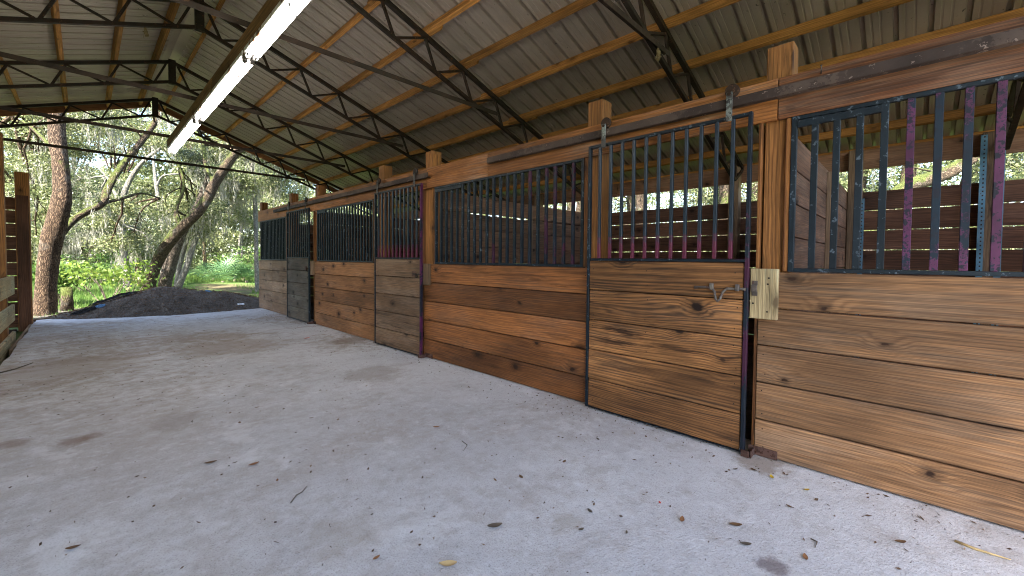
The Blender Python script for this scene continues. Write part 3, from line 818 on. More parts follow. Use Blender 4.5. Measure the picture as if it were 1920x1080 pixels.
BP = [(-2.22, 'left out'), (-.57, ''), (.56, ''), (1.97, ''), (4.55, ''), (5.85, ''), (8.38, ''), (9.85, ''), (12.02, '')]
BL = ['rear wall post at the right end of the nearest stall', 'rear wall post flanked by two blue slotted steel strips, in the nearest stall', 'rear wall post with one blue slotted steel strip, at the corner of the partition',
      'rear wall post seen through the right bars of the nearest sliding door', 'rear wall post at the far corner of the middle stall', 'rear wall post behind the middle sliding door', 'rear wall post at the corner of the far stall',
      'rear wall post behind the farthest sliding door', 'rear wall post at the far end corner of the stall row']
for (y, _), l in zip(BP, BL):
    t = thing('rear_post', l, 'rear post', (VB, y, 0), 'posts along the rear wall')
    b = MB(); b.span(VB - .145, VB - .002, y - .07, y + .07, -.05, 2.72, axis=2, ch=.006); b.build('post', M['grey_post'], t)
    strips = {-.57: ((y - .075, -.05), (y + .055, -.05)), .56: ((y - .078, -.05),)}.get(y, ())
    for (yy, zz) in strips:
        top = 2.69 if y < 0 else 2.1
        a = MB(); a.span(VB - .152, VB - .1465, yy - .022, yy + .028, .0, top, axis=2, ch=.001)
        z = .05
        while z < top - .03:
            a.span(VB - .1535, VB - .1525, yy - .006, yy + .006, z, z + .016, axis=2, ch=.0003, mi=1); z += .045
        a.build('slotted_angle', [M['angle'], M['steel']], t)
bays = [(-2.2, .655, 'rear wall boards of the nearest stall with daylight slits between them'), (.657, 4.61, 'rear wall boards of the middle stall with daylight slits between them'),
        (4.612, 8.38, 'rear wall boards of the far stall behind the middle sliding door'), (8.382, 12.07, 'rear wall boards of the end stall nearest the trees')]
for a, c, l in bays:
    t = thing('rear_wall', l, 'board wall', (VB, (a + c) / 2, 0), 'slatted rear walls of the stalls')
    b = MB(); z = -.03
    for i in range(9):
        h = .2525; j = random.uniform(-.003, .003)
        z1 = z + h - .013 + j
        if i == 8: z1 = 2.20
        b.span(VB, VB + .025, a, c, z, z1, ch=.004); z += h - .003
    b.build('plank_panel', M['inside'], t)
for a, c, l in ((-2.25, 4.0, 'eave girt board above the daylight gap at the back of the nearest stalls'), (4.005, 12.5, 'eave girt board above the daylight gap at the back of the far stalls')):
    b = MB(); b.span(VB + .0, VB + .04, a, c, 2.49, 2.735); tag(b.build('eave_girt', M['partition']), l, 'girt board')
# left eave
b = MB(); b.span(-4.72, -4.68, Y0, 12.5, 2.49, 2.735); tag(b.build('eave_girt', M['partition']), 'eave girt board along the low left edge of the roof', 'girt board')

# pale paper strip on the partition
b = MB(); b.span(PV1 + .12, PV1 + .19, .655 - .0225, .655 - .0195, 1.22, 1.63, axis=2, ch=.0005)
tag(b.build('pale_batten', M['pale']), 'short pale wood strip on the partition behind the first blue bar', 'wood strip')

t = thing('rear_wall', 'rear board wall of the unseen left stalls at the left eave, added to block light', 'board wall', (-4.68, 5.5, 0))  # out of view, put in to hold back light from the left side
b = MB(); z = -.03
for i in range(9):
    z1 = 2.20 if i == 8 else z + .239
    b.span(-4.70, -4.675, -2.2, 12.15, z, z1, ch=.004); z += .2495
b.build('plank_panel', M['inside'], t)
# dirt floor in the stalls
b = MB(); b.span(PV1 + .03, VB + .0, -2.18, 12.05, .004, .035, ch=.01); tag(b.build('stall_floor', M['dirt']), kind='structure')
b = MB(); b.span(-4.66, -.90, -2.2, 12.1, -.30, -.085, ch=.01); tag(b.build('stall_floor', M['dirt']), kind='structure')  # left floor is out of view, added dark to cut bounce onto the roof

# ------------------------------------------------------------------ left side
t = thing('board_fence', 'pale rough board fence at the left edge of the photo', 'board fence', (-.8, 8.5, -.13))
for z0, z1, e in ((.69, .98, 10.22), (.275, .53, 10.18), (-.12, .10, 10.24)):
    b = MB(); b.span(-.815, -.775, 5.2, e, z0, z1, ch=.006); b.build('fence_board', M['pale'], t)
b = MB(); b.span(-.965, -.818, 9.74, 9.885, -.15, 3.12, axis=2, ch=.006); tag(b.build('timber_post', M['post_top']), 'tall light timber post behind the pale boards at the left edge', 'timber post')
b = MB(); b.span(-.965, -.818, 6.2, 6.345, -.15, 1.4, axis=2, ch=.006); tag(b.build('timber_post', M['post_top']), 'timber post carrying the near end of the pale board fence, out of frame', 'timber post')
t = thing('timber_post', 'free-standing dark timber post left of the big oak, with a board nailed to its face', 'timber post', (-.79, 12.07, -.15))
b = MB(); b.span(-.880, -.702, 12.0, 12.15, -.16, 2.86, axis=2, ch=.006); b.build('post', M['post_top'], t)
b = MB(); b.span(-.862, -.716, 11.96, 11.998, -.14, 2.42, axis=2, ch=.004); b.build('nailed_board', M['inside'], t)
t = thing('board_wall', 'dark slatted board wall at the far left with daylight slits', 'board wall', (-2.2, 12.2, -.1))
b = MB(); z = -.06
for i in range(10):
    b.span(-3.9, -.886, 12.16, 12.185, z, z + .232, axis=0, ch=.004); z += .2465
b.build('plank_panel', M['inside'], t)
b = MB(); b.span(-.742, -.712, 8.9, 12.45, -.13, .006, ch=.005); tag(b.build('edging_timber', M['grey_post']), 'dark edging timber along the left edge of the concrete', 'edging timber')
b = MB(); b.board((-.60, 13.05, -.03), (.42, .09, .05), Matrix.Rotation(.12, 3, 'Z') @ Matrix.Rotation(-.06, 3, 'Y')); tag(b.build('timber_offcut', M['grey_post']), 'short timber offcut lying at the foot of the big oak', 'timber offcut')

# ------------------------------------------------------------------ compost heap
def vnoise(x, y, seed):
    r = np.random.default_rng(seed); g = r.random((64, 64))
    xi = np.floor(x).astype(int); yi = np.floor(y).astype(int); fx = x - xi; fy = y - yi
    fx = fx * fx * (3 - 2 * fx); fy = fy * fy * (3 - 2 * fy)
    a = g[xi % 64, yi % 64]; b = g[(xi + 1) % 64, yi % 64]; c = g[xi % 64, (yi + 1) % 64]; d = g[(xi + 1) % 64, (yi + 1) % 64]
    return (a * (1 - fx) + b * fx) * (1 - fy) + (c * (1 - fx) + d * fx) * fy
def heap_h(x, y):
    def bump(cx, cy, sx, sy, h): return h * np.exp(-(((x - cx) / sx) ** 2 + ((y - cy) / sy) ** 2))
    z = bump(1.25, 13.3, .85, .85, .50) + bump(2.45, 13.2, .85, .8, .37) + bump(.35, 13.2, .6, .6, .20) + bump(3.35, 13.3, .8, .6, .10) + bump(-.1, 12.9, .4, .35, .07)
    z = z + bump(1.8, 12.5, 1.2, .5, .13)
    n = (vnoise(x * 2.2 + 9, y * 2.2, 1) - .5) * .10 + (vnoise(x * 7 + 3, y * 7, 2) - .5) * .05 + (vnoise(x * 19, y * 19, 3) - .5) * .022
    return z * 1.02 - .05 + n * np.clip(z / .15, .15, 1)
def heap():
    n = 200; X = np.linspace(-1.0, 4.9, n); Y = np.linspace(11.0, 15.6, 160); gx, gy = np.meshgrid(X, Y)
    z = heap_h(gx, gy)
    z = np.where(gy > 12.75, np.maximum(z - .02, -.2), z)
    V = np.stack([gx, gy, z], -1).reshape(-1, 3)
    i = np.arange(n - 1)[None, :] + n * np.arange(len(Y) - 1)[:, None]
    Fq = np.stack([i, i + 1, i + n + 1, i + n], -1).reshape(-1, 4)
    zf = V[Fq][:, :, 2].max(1); yf = V[Fq][:, :, 1].max(1)
    keep = (zf > -.03) | ((yf > 12.7) & (zf > -.14))
    me = bpy.data.meshes.new('compost_heap'); me.from_pydata(V.tolist(), [], Fq[keep].tolist()); me.materials.append(M['mulch'])
    me.polygons.foreach_set('use_smooth', [True] * len(me.polygons))
    bm = bmesh.new(); bm.from_mesh(me); bmesh.ops.delete(bm, geom=[v for v in bm.verts if not v.link_faces], context='VERTS'); bm.to_mesh(me); bm.free()
    o = bpy.data.objects.new('compost_heap', me); COL.objects.link(o)
    tag(o, 'low dark heap of composted bedding at the open far end of the concrete', 'compost heap')
heap()
def crumple(x, y, sx, sy, h, mat, name, label, cat, rot=0.):
    n = 14; vs = []; fs = []
    sd = random.randint(0, 999)
    g = np.random.default_rng(sd).random((n + 1, n + 1))
    for j in range(n + 1):
        for i in range(n + 1):
            a = (i / n - .5) * 2; c = (j / n - .5) * 2
            px = a * sx * (1 + .25 * (g[j, i] - .5)); py = c * sy * (1 + .25 * (g[i, j] - .5))
            X = x + px * math.cos(rot) - py * math.sin(rot); Y = y + px * math.sin(rot) + py * math.cos(rot)
            e = max(0, 1 - (a * a + c * c) * .8)
            vs.append((X, Y, float(heap_h(np.array(X), np.array(Y))) + .012 + h * e * (.3 + g[j, i])))
    for j in range(n):
        for i in range(n):
            a = (i + .5) / n * 2 - 1; c = (j + .5) / n * 2 - 1
            if a * a + c * c < .9 + .3 * g[i, j]:
                k = j * (n + 1) + i; fs.append((k, k + 1, k + n + 2, k + n + 1))
    b = MB(); b.poly(vs, fs); tag(b.build(name, mat), label, cat)
crumple(.45, 13.05, .42, .10, .05, M['black_plastic'], 'plastic_sheet', 'crumpled black plastic sheet on the left shoulder of the heap', 'plastic sheet', .1)
crumple(.22, 12.75, .09, .06, .03, M['blue_plastic'], 'plastic_scrap', 'light blue plastic scrap beside the black sheet on the heap', 'plastic scrap')
crumple(2.2, 12.95, .07, .05, .03, M['blue_plastic'], 'plastic_scrap', 'blue plastic scrap on the right crest of the heap', 'plastic scrap')
crumple(2.75, 12.25, .08, .05, .03, M['white_plastic'], 'plastic_scrap', 'white plastic scrap at the right foot of the heap', 'plastic scrap')
crumple(-.02, 12.72, .22, .10, .05, M['black_plastic'], 'plastic_sheet', 'torn black plastic at the left foot of the heap', 'plastic sheet', .3)

# ------------------------------------------------------------------ foliage makers
def card_mesh(name, C, size, asp, mat, parent=None, droop=None, normal_up=0., label=None):
    """many small leaf-shaped faces as one mesh (numpy)"""
    N = len(C)
    d = RNG.normal(size=(N, 3)); d[:, 2] = d[:, 2] * (1 - normal_up)
    if droop is not None: d = d * (1 - droop) + np.array([0, 0, -1.]) * droop * np.linalg.norm(d, axis=1)[:, None]
    d /= np.linalg.norm(d, axis=1)[:, None] + 1e-9
    r = RNG.normal(size=(N, 3)); s = np.cross(d, r); s /= np.linalg.norm(s, axis=1)[:, None] + 1e-9
    L = size * RNG.uniform(.6, 1.35, N)[:, None]; w = L * asp
    n = np.cross(d, s)
    P = np.stack([C - d * L / 2, C + s * w / 2 + n * L * .06, C + d * L / 2, C - s * w / 2 + n * L * .06], 1).reshape(-1, 3)
    me = bpy.data.meshes.new(name)
    me.vertices.add(4 * N); me.vertices.foreach_set('co', P.astype(np.float32).ravel())
    me.loops.add(4 * N); me.loops.foreach_set('vertex_index', np.arange(4 * N, dtype=np.int32))
    me.polygons.add(N); me.polygons.foreach_set('loop_start', np.arange(0, 4 * N, 4, dtype=np.int32)); me.polygons.foreach_set('loop_total', np.full(N, 4, dtype=np.int32))
    me.materials.append(mat); me.update(calc_edges=True)
    o = bpy.data.objects.new(name, me); COL.objects.link(o)
    if parent: o.parent = parent
    return o
def clump_pts(c, rad, n, twigs=26, sig=.10):
    c = np.array(c, float); rad = np.array(rad, float)
    q = RNG.normal(size=(twigs, 3)); q /= np.linalg.norm(q, axis=1)[:, None]; q *= RNG.uniform(.25, 1, (twigs, 1)) ** .6
    tw = c + q * rad
    k = RNG.integers(0, twigs, n)
    e = RNG.normal(size=(n, 3)) * np.array([1.5, 1.5, .7]) * sig
    return tw[k] + e, tw
def limb_pts(a, b, sag=.1, n=7):
    a = Vector(a); b = Vector(b); L = (b - a).length; pts = []
    off = Vector((random.uniform(-1, 1), random.uniform(-1, 1), random.uniform(-.2, 1))) * L * sag
    for i in range(n):
        t = i / (n - 1); p = a.lerp(b, t) + off * math.sin(t * PI) + Vector((random.uniform(-1, 1), random.uniform(-1, 1), random.uniform(-1, 1))) * L * .025 * math.sin(t * PI)
        pts.append(p)
    return pts
def smooth_path(pts, rad, k=3):
    P = [Vector(p) for p in pts]; out = []; rr = []
    for i in range(len(P) - 1):
        p0 = P[max(i - 1, 0)]; p1 = P[i]; p2 = P[i + 1]; p3 = P[min(i + 2, len(P) - 1)]
        for j in range(k):
            t = j / k
            out.append(.5 * ((2 * p1) + (p2 - p0) * t + (2 * p0 - 5 * p1 + 4 * p2 - p3) * t * t + (3 * p1 - p0 - 3 * p2 + p3) * t ** 3))
            rr.append(rad[i] * (1 - t) + rad[i + 1] * t)
    return out + [P[-1]], rr + [rad[-1]]
def moss_pts(anchors, n, Lr=(.25, .9), w=.016):
    """hanging strands: thin drooping slivers under the anchors"""
    A = np.array(anchors, float); C = []
    for _ in range(n):
        a = A[RNG.integers(0, len(A))] + RNG.normal(size=3) * .10
        L = RNG.uniform(*Lr); m = int(L / .09) + 2
        x, y = 0., 0.
        for i in range(m):
            x += RNG.normal() * .012; y += RNG.normal() * .012
            for _k in range(2):
                C.append(a + np.array([x + RNG.normal() * .022 * (1 - i / m), y + RNG.normal() * .022 * (1 - i / m), -L * (i + RNG.random()) / m]))
    return np.array(C)

def px_path(L, D0, D1=None):
    D1 = D1 or D0; n = len(L); out = []; rad = []
    for i, (x, y, w) in enumerate(L):
        D = D0 + (D1 - D0) * i / (n - 1); out.append(at(x, y, D)); rad.append(w / 2 * D / CAM['f'] / math.sqrt(1 + ((x - 960) / CAM['f']) ** 2))
    return out, rad

def tree(label, paths, clumps, leafm, barkm, group=None, leaf=.075, moss=None, name='oak_tree', mossA=None, cat='tree', limbs=True, sig=.10):
    """paths: list of (points, radii), first is the trunk; clumps: list of (centre, radii, n)"""
    base = paths[0][0][0]
    t = thing(name, label, cat, (base.x, base.y, -.15), group)
    off = np.array(parent_world(t))
    bm_ = barkm if isinstance(barkm, list) else [barkm]
    b = MB()
    for k, (p, r) in enumerate(paths):
        P, R_ = smooth_path(p, r, 4)
        b.tube(P, R_, 16 if k == 0 else 10, jit=.10, mi=1 if k and len(bm_) > 1 else 0)
    allp = [q for p, r in paths for q in p]
    ends = []
    if limbs:
        for (c, rad, n) in clumps:
            c = Vector(c); near = min(allp[len(allp) // 3:], key=lambda q: (q - c).length)
            L = (near - c).length; r0 = min(.06, .012 + L * .012)
            pts = limb_pts(near, c, .12); b.tube(pts, [r0 * (1 - .75 * i / 6) for i in range(7)], 6, cap=False)
            for _ in range(4):
                e = c + Vector((random.uniform(-1, 1) * rad[0], random.uniform(-1, 1) * rad[1], random.uniform(-.8, 1) * rad[2]))
                b.tube(limb_pts(pts[random.randint(3, 6)], e, .1, 5), [r0 * .35, r0 * .3, r0 * .22, r0 * .15, .003], 4, cap=False)
            ends += pts[3:]
    b.build('trunk', bm_, t)
    if clumps:
        A = []; TW = []
        for (c, rad, n) in clumps:
            p, tw = clump_pts(c, rad, n, max(10, int(n / 45)), sig); A.append(p); TW.append(tw)
        card_mesh('crown', np.concatenate(A) - off, leaf, .45, leafm, t)
        if moss: 
            anc = np.concatenate(TW); anc = anc[RNG.permutation(len(anc))[:max(8, len(anc) // 3)]]
            if mossA is not None: anc = np.concatenate([anc, np.array(mossA)])
            card_mesh('hanging_moss', moss_pts(anc, moss) - off, .12, .13, M['moss'], t, droop=.75)
    return t

def rclumps(n, boxpx, D, size, leaves, avoid=True):
    """clump centres spread through a slab of air seen through the gable opening"""
    out = []; tries = 0
    while len(out) < n and tries < 2000:
        tries += 1
        x = random.uniform(boxpx[0], boxpx[2]); y = random.uniform(boxpx[1], boxpx[3]); d = random.uniform(*D)
        if avoid and d < 20 and ((x - 268) / 40) ** 2 + ((y - 332) / 36) ** 2 < 1: continue
        s = random.uniform(*size)
        p = at(x, y, d)
        if p.z < .2 or (p.y < 13.4 and p.x < 8): continue
        out.append((p, (s * random.uniform(.9, 1.4), s * random.uniform(.9, 1.4), s * random.uniform(.5, .9)), leaves))
    return out

# ------------------------------------------------------------------ trees at the open end
A = px_path([(80, 612, 64), (82, 585, 52), (84, 555, 46), (87, 520, 44), (92, 480, 43), (98, 448, 44), (108, 412, 42), (116, 378, 42), (117, 345, 38), (113, 300, 33), (108, 262, 34), (106, 225, 34), (108, 180, 32), (115, 120, 30), (125, 40, 26), (140, -60, 20)], 9.6)
A1 = px_path([(100, 462, 24), (112, 440, 22), (126, 424, 18), (142, 409, 18), (166, 395, 17), (192, 381, 15), (203, 352, 16), (222, 320, 15), (245, 290, 14), (268, 262, 13), (290, 230, 12), (305, 200, 11), (318, 150, 9)], 9.6, 12)
A2 = px_path([(113, 300, 12), (90, 270, 10), (60, 240, 8), (25, 215, 6)], 9.6, 11)
A3 = px_path([(192, 381, 9), (230, 372, 7), (265, 362, 5), (300, 372, 4)], 10.6, 12)
tree('big oak with a bulging brown trunk and long mossy limb at the left', [A, A1, A2, A3],
     rclumps(22, (-40, 150, 330, 300), (10.6, 14), (.35, .65), 1500) + rclumps(9, (-60, 180, 110, 330), (12, 15), (.4, .7), 1500) + rclumps(5, (10, 300, 90, 470), (11, 13.5), (.3, .5), 1200) + rclumps(5, (190, 340, 260, 470), (11.5, 13), (.25, .4), 800),
     M['leaf'], [M['bark'], M['bark_moss']], leaf=.07, moss=700, mossA=[p for p in A1[0][3:9]])
Bp = px_path([(266, 575, 34), (273, 558, 27), (281, 530, 25), (291, 500, 25), (306, 470, 25), (328, 440, 24), (350, 418, 23), (372, 398, 22), (390, 370, 21), (402, 345, 20), (425, 310, 19), (445, 283, 18), (466, 260, 17), (500, 222, 15), (540, 175, 12)], 13.0)
B1 = px_path([(340, 428, 10), (330, 395, 8), (345, 350, 7), (335, 310, 5)], 13, 14)
B2 = px_path([(402, 345, 9), (385, 310, 7), (380, 270, 6), (360, 240, 4)], 13, 14)
tree('leaning oak whose long dark trunk rises to the right under the roof edge', [Bp, B1, B2],
     rclumps(20, (300, 190, 560, 320), (14.2, 17), (.4, .7), 1500) + rclumps(9, (310, 330, 400, 440), (14.4, 16), (.35, .55), 1100) + rclumps(6, (470, 240, 620, 340), (14, 17), (.4, .7), 1400),
     M['leaf'], M['bark_moss'], leaf=.075, moss=800)
Cp = px_path([(304, 572, 36), (307, 550, 29), (311, 525, 27), (318, 498, 26), (327, 470, 23), (338, 445, 19), (352, 418, 15), (372, 380, 11), (390, 330, 8)], 13.7)
tree('short stout grey trunk standing close behind the foot of the leaning oak', [Cp], rclumps(8, (330, 290, 420, 400), (13.5, 16), (.3, .5), 900), M['leaf_dark'], M['bark_grey'], leaf=.075, moss=120)
D1 = px_path([(328, 562, 18), (332, 548, 14), (339, 528, 13), (350, 500, 12), (358, 475, 12), (369, 445, 11), (386, 410, 9), (402, 380, 7), (420, 340, 5)], 15.2)
D2 = px_path([(331, 552, 12), (333, 520, 11), (339, 490, 10), (346, 465, 9), (354, 438, 7), (360, 400, 5)], 15.4)
tree('slim pale twin-stemmed tree right of the leaning oak', [D1, D2], rclumps(12, (360, 330, 480, 440), (15, 19), (.45, .75), 1100), M['leaf_pale'], M['bark_pale'], leaf=.09, moss=700)
Ep = px_path([(482, 566, 10), (482, 540, 8), (481, 500, 8), (480, 440, 8), (478, 380, 8), (475, 335, 7), (470, 280, 6), (474, 220, 5)], 16.5)
tree('thin straight pale trunk beside the far end of the stall row', [Ep], rclumps(9, (440, 210, 560, 360), (16, 19), (.45, .7), 1100), M['leaf'], M['bark_pale'], leaf=.085, moss=150)
Mp = px_path([(243, 565, 20), (240, 540, 17), (236, 500, 15), (231, 460, 14), (228, 420, 14), (229, 380, 13), (240, 345, 12), (262, 310, 9), (292, 284, 7), (330, 262, 5)], 17)
M1 = px_path([(228, 400, 8), (215, 360, 7), (200, 330, 5)], 17, 18)
tree('grey moss-hung trunk in the middle distance below the patch of open sky', [Mp, M1], rclumps(9, (150, 320, 232, 440), (17, 21), (.5, .8), 1100) + rclumps(6, (250, 400, 320, 470), (17, 21), (.4, .7), 900), M['leaf_dark'], M['bark_pale'], leaf=.09, moss=520)
Gp = px_path([(306, 552, 11), (305, 500, 9), (304, 440, 9), (299, 390, 8), (292, 340, 7), (288, 300, 6), (284, 262, 5)], 22)
G1 = px_path([(294, 350, 5), (305, 330, 4), (335, 326, 3)], 22); G2 = px_path([(296, 368, 5), (275, 385, 4), (255, 392, 3)], 22)
tree('slender pale bare-limbed tree against the patch of open sky', [Gp, G1, G2], rclumps(6, (300, 380, 350, 470), (21, 25), (.5, .8), 800), M['leaf_pale'], M['bark_pale'], leaf=.11, moss=140)
Hp = px_path([(262, 575, 30), (264, 545, 24), (264, 510, 22), (262, 480, 20), (256, 450, 14), (246, 425, 9)], 18.5)
tree('stubby dark trunk wrapped in green moss left of the leaning oak', [Hp], rclumps(6, (235, 440, 290, 490), (18, 20), (.35, .6), 700), M['leaf_bush'], M['bark_moss'], leaf=.085, moss=260)
Ip = px_path([(172, 575, 20), (170, 545, 17), (166, 510, 15), (172, 470, 13), (185, 430, 11), (196, 395, 8)], 20)
I1 = px_path([(168, 500, 10), (190, 470, 8), (200, 440, 6)], 20)
tree('leaning trunk shrouded in pale hanging moss behind the big oak', [Ip, I1], rclumps(9, (120, 400, 235, 480), (19, 23), (.5, .8), 900), M['leaf_dark'], M['bark_moss'], leaf=.10, moss=900)
# far trunks, each with a crown of its own
far_spec = [(440, 26, 'pale trunk'), (456, 30, 'pale trunk'), (415, 34, 'pale trunk'), (388, 29, 'trunk'), (352, 33, 'trunk'), (220, 28, 'trunk'), (196, 31, 'trunk'), (140, 30, 'trunk'), (118, 25, 'trunk'), (60, 29, 'trunk'), (22, 26, 'trunk'), (285, 36, 'pale trunk'), (500, 30, 'trunk'), (540, 27, 'trunk'), (590, 30, 'trunk')]
for i, (x, D, k) in enumerate(far_spec):
    lean = random.uniform(-18, 18); w = random.uniform(6, 10)
    gy = 510 + CAM['f'] * 1.4 / D - 6
    p = px_path([(x, gy + 6, w * 1.3), (x + lean * .2, gy - 30, w), (x + lean * .6, gy - 80, w * .8), (x + lean, gy - 130, w * .6), (x + lean * 1.6, gy - 190, w * .35)], D)
    tree('distant moss-hung oak in the woodland beyond the far gable', [p], rclumps(12, (x - 70, 170, x + 70, 400), (D - 4, D + 3), (.8, 1.4), 1000) + rclumps(7, (x - 60, 340, x + 60, 490), (D - 2, D + 5), (.8, 1.4), 750),
         M['leaf_pale'] if i % 2 else M['leaf'], M['bark_pale'] if 'pale' in k else M['bark'], 'distant oaks beyond the far gable', .15, 240 if i % 2 else 120, sig=.16)

# woods that read as one mass at the back
def far_woods():
    C = []
    for _ in range(620):
        a = random.uniform(-50, 128); d = random.uniform(38, 66)
        x = d * math.sin(math.radians(a)); y = d * math.cos(math.radians(a))
        h = random.uniform(.2, 8.5 if a < 32 else 15.)
        s = random.uniform(1.0, 2.2)
        p, _t = clump_pts((x, y, h), (s * 1.3, s * 1.3, s), 330, 16, .3); C.append(p)
    o = card_mesh('far_woods', np.concatenate(C), .34, .6, M['leaf_pale']); tag(o, kind='stuff')
far_woods()

# understorey
def bush(x, y, h, w, n, label, mat, leaf=.09, name='shrub', group=None):
    t = thing(name, label, 'shrub', (x, y, -.13), group)
    b = MB(); tips = []
    for i in range(9):
        e = Vector((x + random.uniform(-w, w), y + random.uniform(-w, w), h * random.uniform(.5, 1.)))
        b.tube(limb_pts((x + random.uniform(-.1, .1), y, -.13), e, .15, 5), [.014, .012, .009, .006, .003], 5, cap=False); tips.append(e)
    b.build('stems', M['twig'], t)
    P = np.concatenate([clump_pts(e, (w * .45, w * .45, h * .3), n // 9, 14, .07)[0] for e in tips])
    P = P[P[:, 2] > -.05]
    card_mesh('foliage', P - np.array([x, y, -.13]), leaf, .55, mat, t)
for (px, D, h, w, l, mt, lf) in ((205, 11.6, 1.0, .8, 'bright yellow-green leafy sapling thicket left of the heap', 'leaf_bright', .12), (165, 15.5, .9, .7, 'dark green shrub behind the big oak', 'leaf_bush', .09),
                                 (245, 13.5, .75, .6, 'low yellow-green shrub behind the crest of the heap', 'leaf_bright', .10), (112, 11.8, .95, .42, 'broad-leaved green plant close to the foot of the big oak', 'leaf_bush', .12),
                                 (190, 19., 1.5, 1.1, 'large dark shrub in the middle distance left', 'leaf_bush', .10), (455, 23, 1.6, 1.2, 'green shrub by the far end of the stall row', 'leaf_bush', .11)):
    p = at(px, 560, D); bush(p.x, p.y, h, w, 480 if mt == 'leaf_bright' else 1500, l, M[mt], lf)
def palmetto(px, D, s, label):
    p = at(px, 530, D); t = thing('palmetto', label, 'palmetto', (p.x, p.y, -.1), 'palmettos at the edge of the grass')
    f = MB()
    for i in range(16):
        a = random.uniform(0, 2 * PI); tilt = random.uniform(.35, 1.2)
        d = Vector((math.cos(a) * math.sin(tilt), math.sin(a) * math.sin(tilt), math.cos(tilt))); L = s * random.uniform(.5, .9)
        hub = Vector((p.x, p.y, -.1)) + d * L; side = d.cross(Vector((0, 0, 1))).normalized(); up = side.cross(d)
        for k in range(13):
            th = (k / 12 - .5) * 3.3; e = d * math.cos(th) + side * math.sin(th); n2 = (up + d * .2).normalized()
            q = e.cross(n2).normalized() * .022 * s
            tip = hub + e * s * .62 - Vector((0, 0, .10 * s)); mid = hub + e * s * .34
            f.poly([hub, mid + q, tip, mid - q], [(0, 1, 2, 3)])
    f.build('fronds', M['palm'], t)
    st = MB(); st.tube([(p.x, p.y, -.12), (p.x, p.y, .1)], [.09, .06], 8); st.build('stem', M['twig'], t)
for px, D, s, l in ((418, 21, 1.25, 'large palmetto clump right of the slim twin-stemmed tree'), (440, 22.5, 1.1, 'palmetto clump between two others at the edge of the grass'), (400, 24, 1.2, 'palmetto clump farthest back beyond the sunny grass'), (462, 21.5, 1.0, 'palmetto clump nearest the thin straight trunk'), (215, 22, 1.1, 'palmetto in the shade left of the grey moss-hung trunk')):
    palmetto(px, D, s, l)
p = at(125, 575, 10.4); b = MB(); b.tube([(p.x, p.y, -.2), (p.x + .01, p.y, .2), (p.x, p.y + .02, .52)], [.13, .11, .105], 12, jit=.08)
tag(b.build('tree_stump', M['bark_moss']), 'short brown stump in the weeds right of the big oak', 'tree stump')

def grass():
    N = 120000
    x = RNG.uniform(-6, 16, N); y = 12.9 + RNG.random(N) ** 1.5 * 26
    k = (vnoise(x * .5 + 20, y * .5, 5) > .36) & ~((x > -1) & (x < 8) & (y < 13.3))
    x, y = x[k], y[k]; N = len(x); h = RNG.uniform(.04, .15, N) * (1 + .7 * (vnoise(x, y, 8) - .3)) * np.clip((y - 12) / 6, .7, 1.5); w = RNG.uniform(.005, .012, N) * np.clip(y / 14, 1, 2.2)
    a = RNG.uniform(0, 6.28, N); lx, ly = RNG.normal(size=(2, N)) * .05
    z0 = -.15 + np.clip((y - 16) / 30, 0, 1) * .15
    d = np.stack([np.cos(a) * w, np.sin(a) * w, 0 * w], 1); B = np.stack([x, y, z0], 1); T = B + np.stack([lx, ly, h + .04], 1)
    P = np.stack([B - d, B + d, T], 1).reshape(-1, 3)
    me = bpy.data.meshes.new('grass'); me.vertices.add(3 * N); me.vertices.foreach_set('co', P.astype(np.float32).ravel())
    me.loops.add(3 * N); me.loops.foreach_set('vertex_index', np.arange(3 * N, dtype=np.int32)); me.polygons.add(N)
    me.polygons.foreach_set('loop_start', np.arange(0, 3 * N, 3, dtype=np.int32)); me.polygons.foreach_set('loop_total', np.full(N, 3, dtype=np.int32))
    me.materials.append(M['grass']); me.update(calc_edges=True)
    o = bpy.data.objects.new('grass', me); COL.objects.link(o); tag(o, kind='stuff')
grass()

# ------------------------------------------------------------------ trees behind the stall row, seen over the rear wall
def back_tree(x, y, H, label, lean=(0, 0), cl=10, mat='leaf', bark='bark_moss', r=.2, spread=2.4, lo=2.6, group=None, leaf=.085):
    pts = [Vector((x + lean[0] * t + random.uniform(-.15, .15), y + lean[1] * t + random.uniform(-.15, .15), -.2 + (H + .2) * t)) for t in (0, .15, .35, .55, .8, 1)]
    rad = [r * 1.3, r, r * .85, r * .7, r * .45, r * .2]
    C = []
    for i in range(cl):
        a = random.uniform(0, 2 * PI); d = random.uniform(.3, 1) * spread
        C.append(((x + lean[0] * .6 + math.cos(a) * d, y + lean[1] * .6 + math.sin(a) * d, lo + (H + .8 - lo) * random.random() ** 1.5), (.9, .9, .55), 900))
    tree(label, [(pts, rad)], C, M[mat], M[bark], group, leaf, 90, sig=.13)
Lp = px_path([(1600, 520, 40), (1640, 420, 38), (1690, 356, 36), (1770, 326, 34), (1832, 290, 32), (1925, 232, 28), (2050, 150, 22)], 9.6)
tree('leaning yellow-mossed oak limb seen over the rear wall of the nearest stall', [Lp], [(at(x, y, d), (.6, .6, .4), 700) for x, y, d in ((1640, 300, 11), (1710, 250, 11), (1900, 300, 11.5), (1960, 260, 10.5), (1880, 180, 10))], M['leaf'], M['bark_moss'], leaf=.085, moss=60)
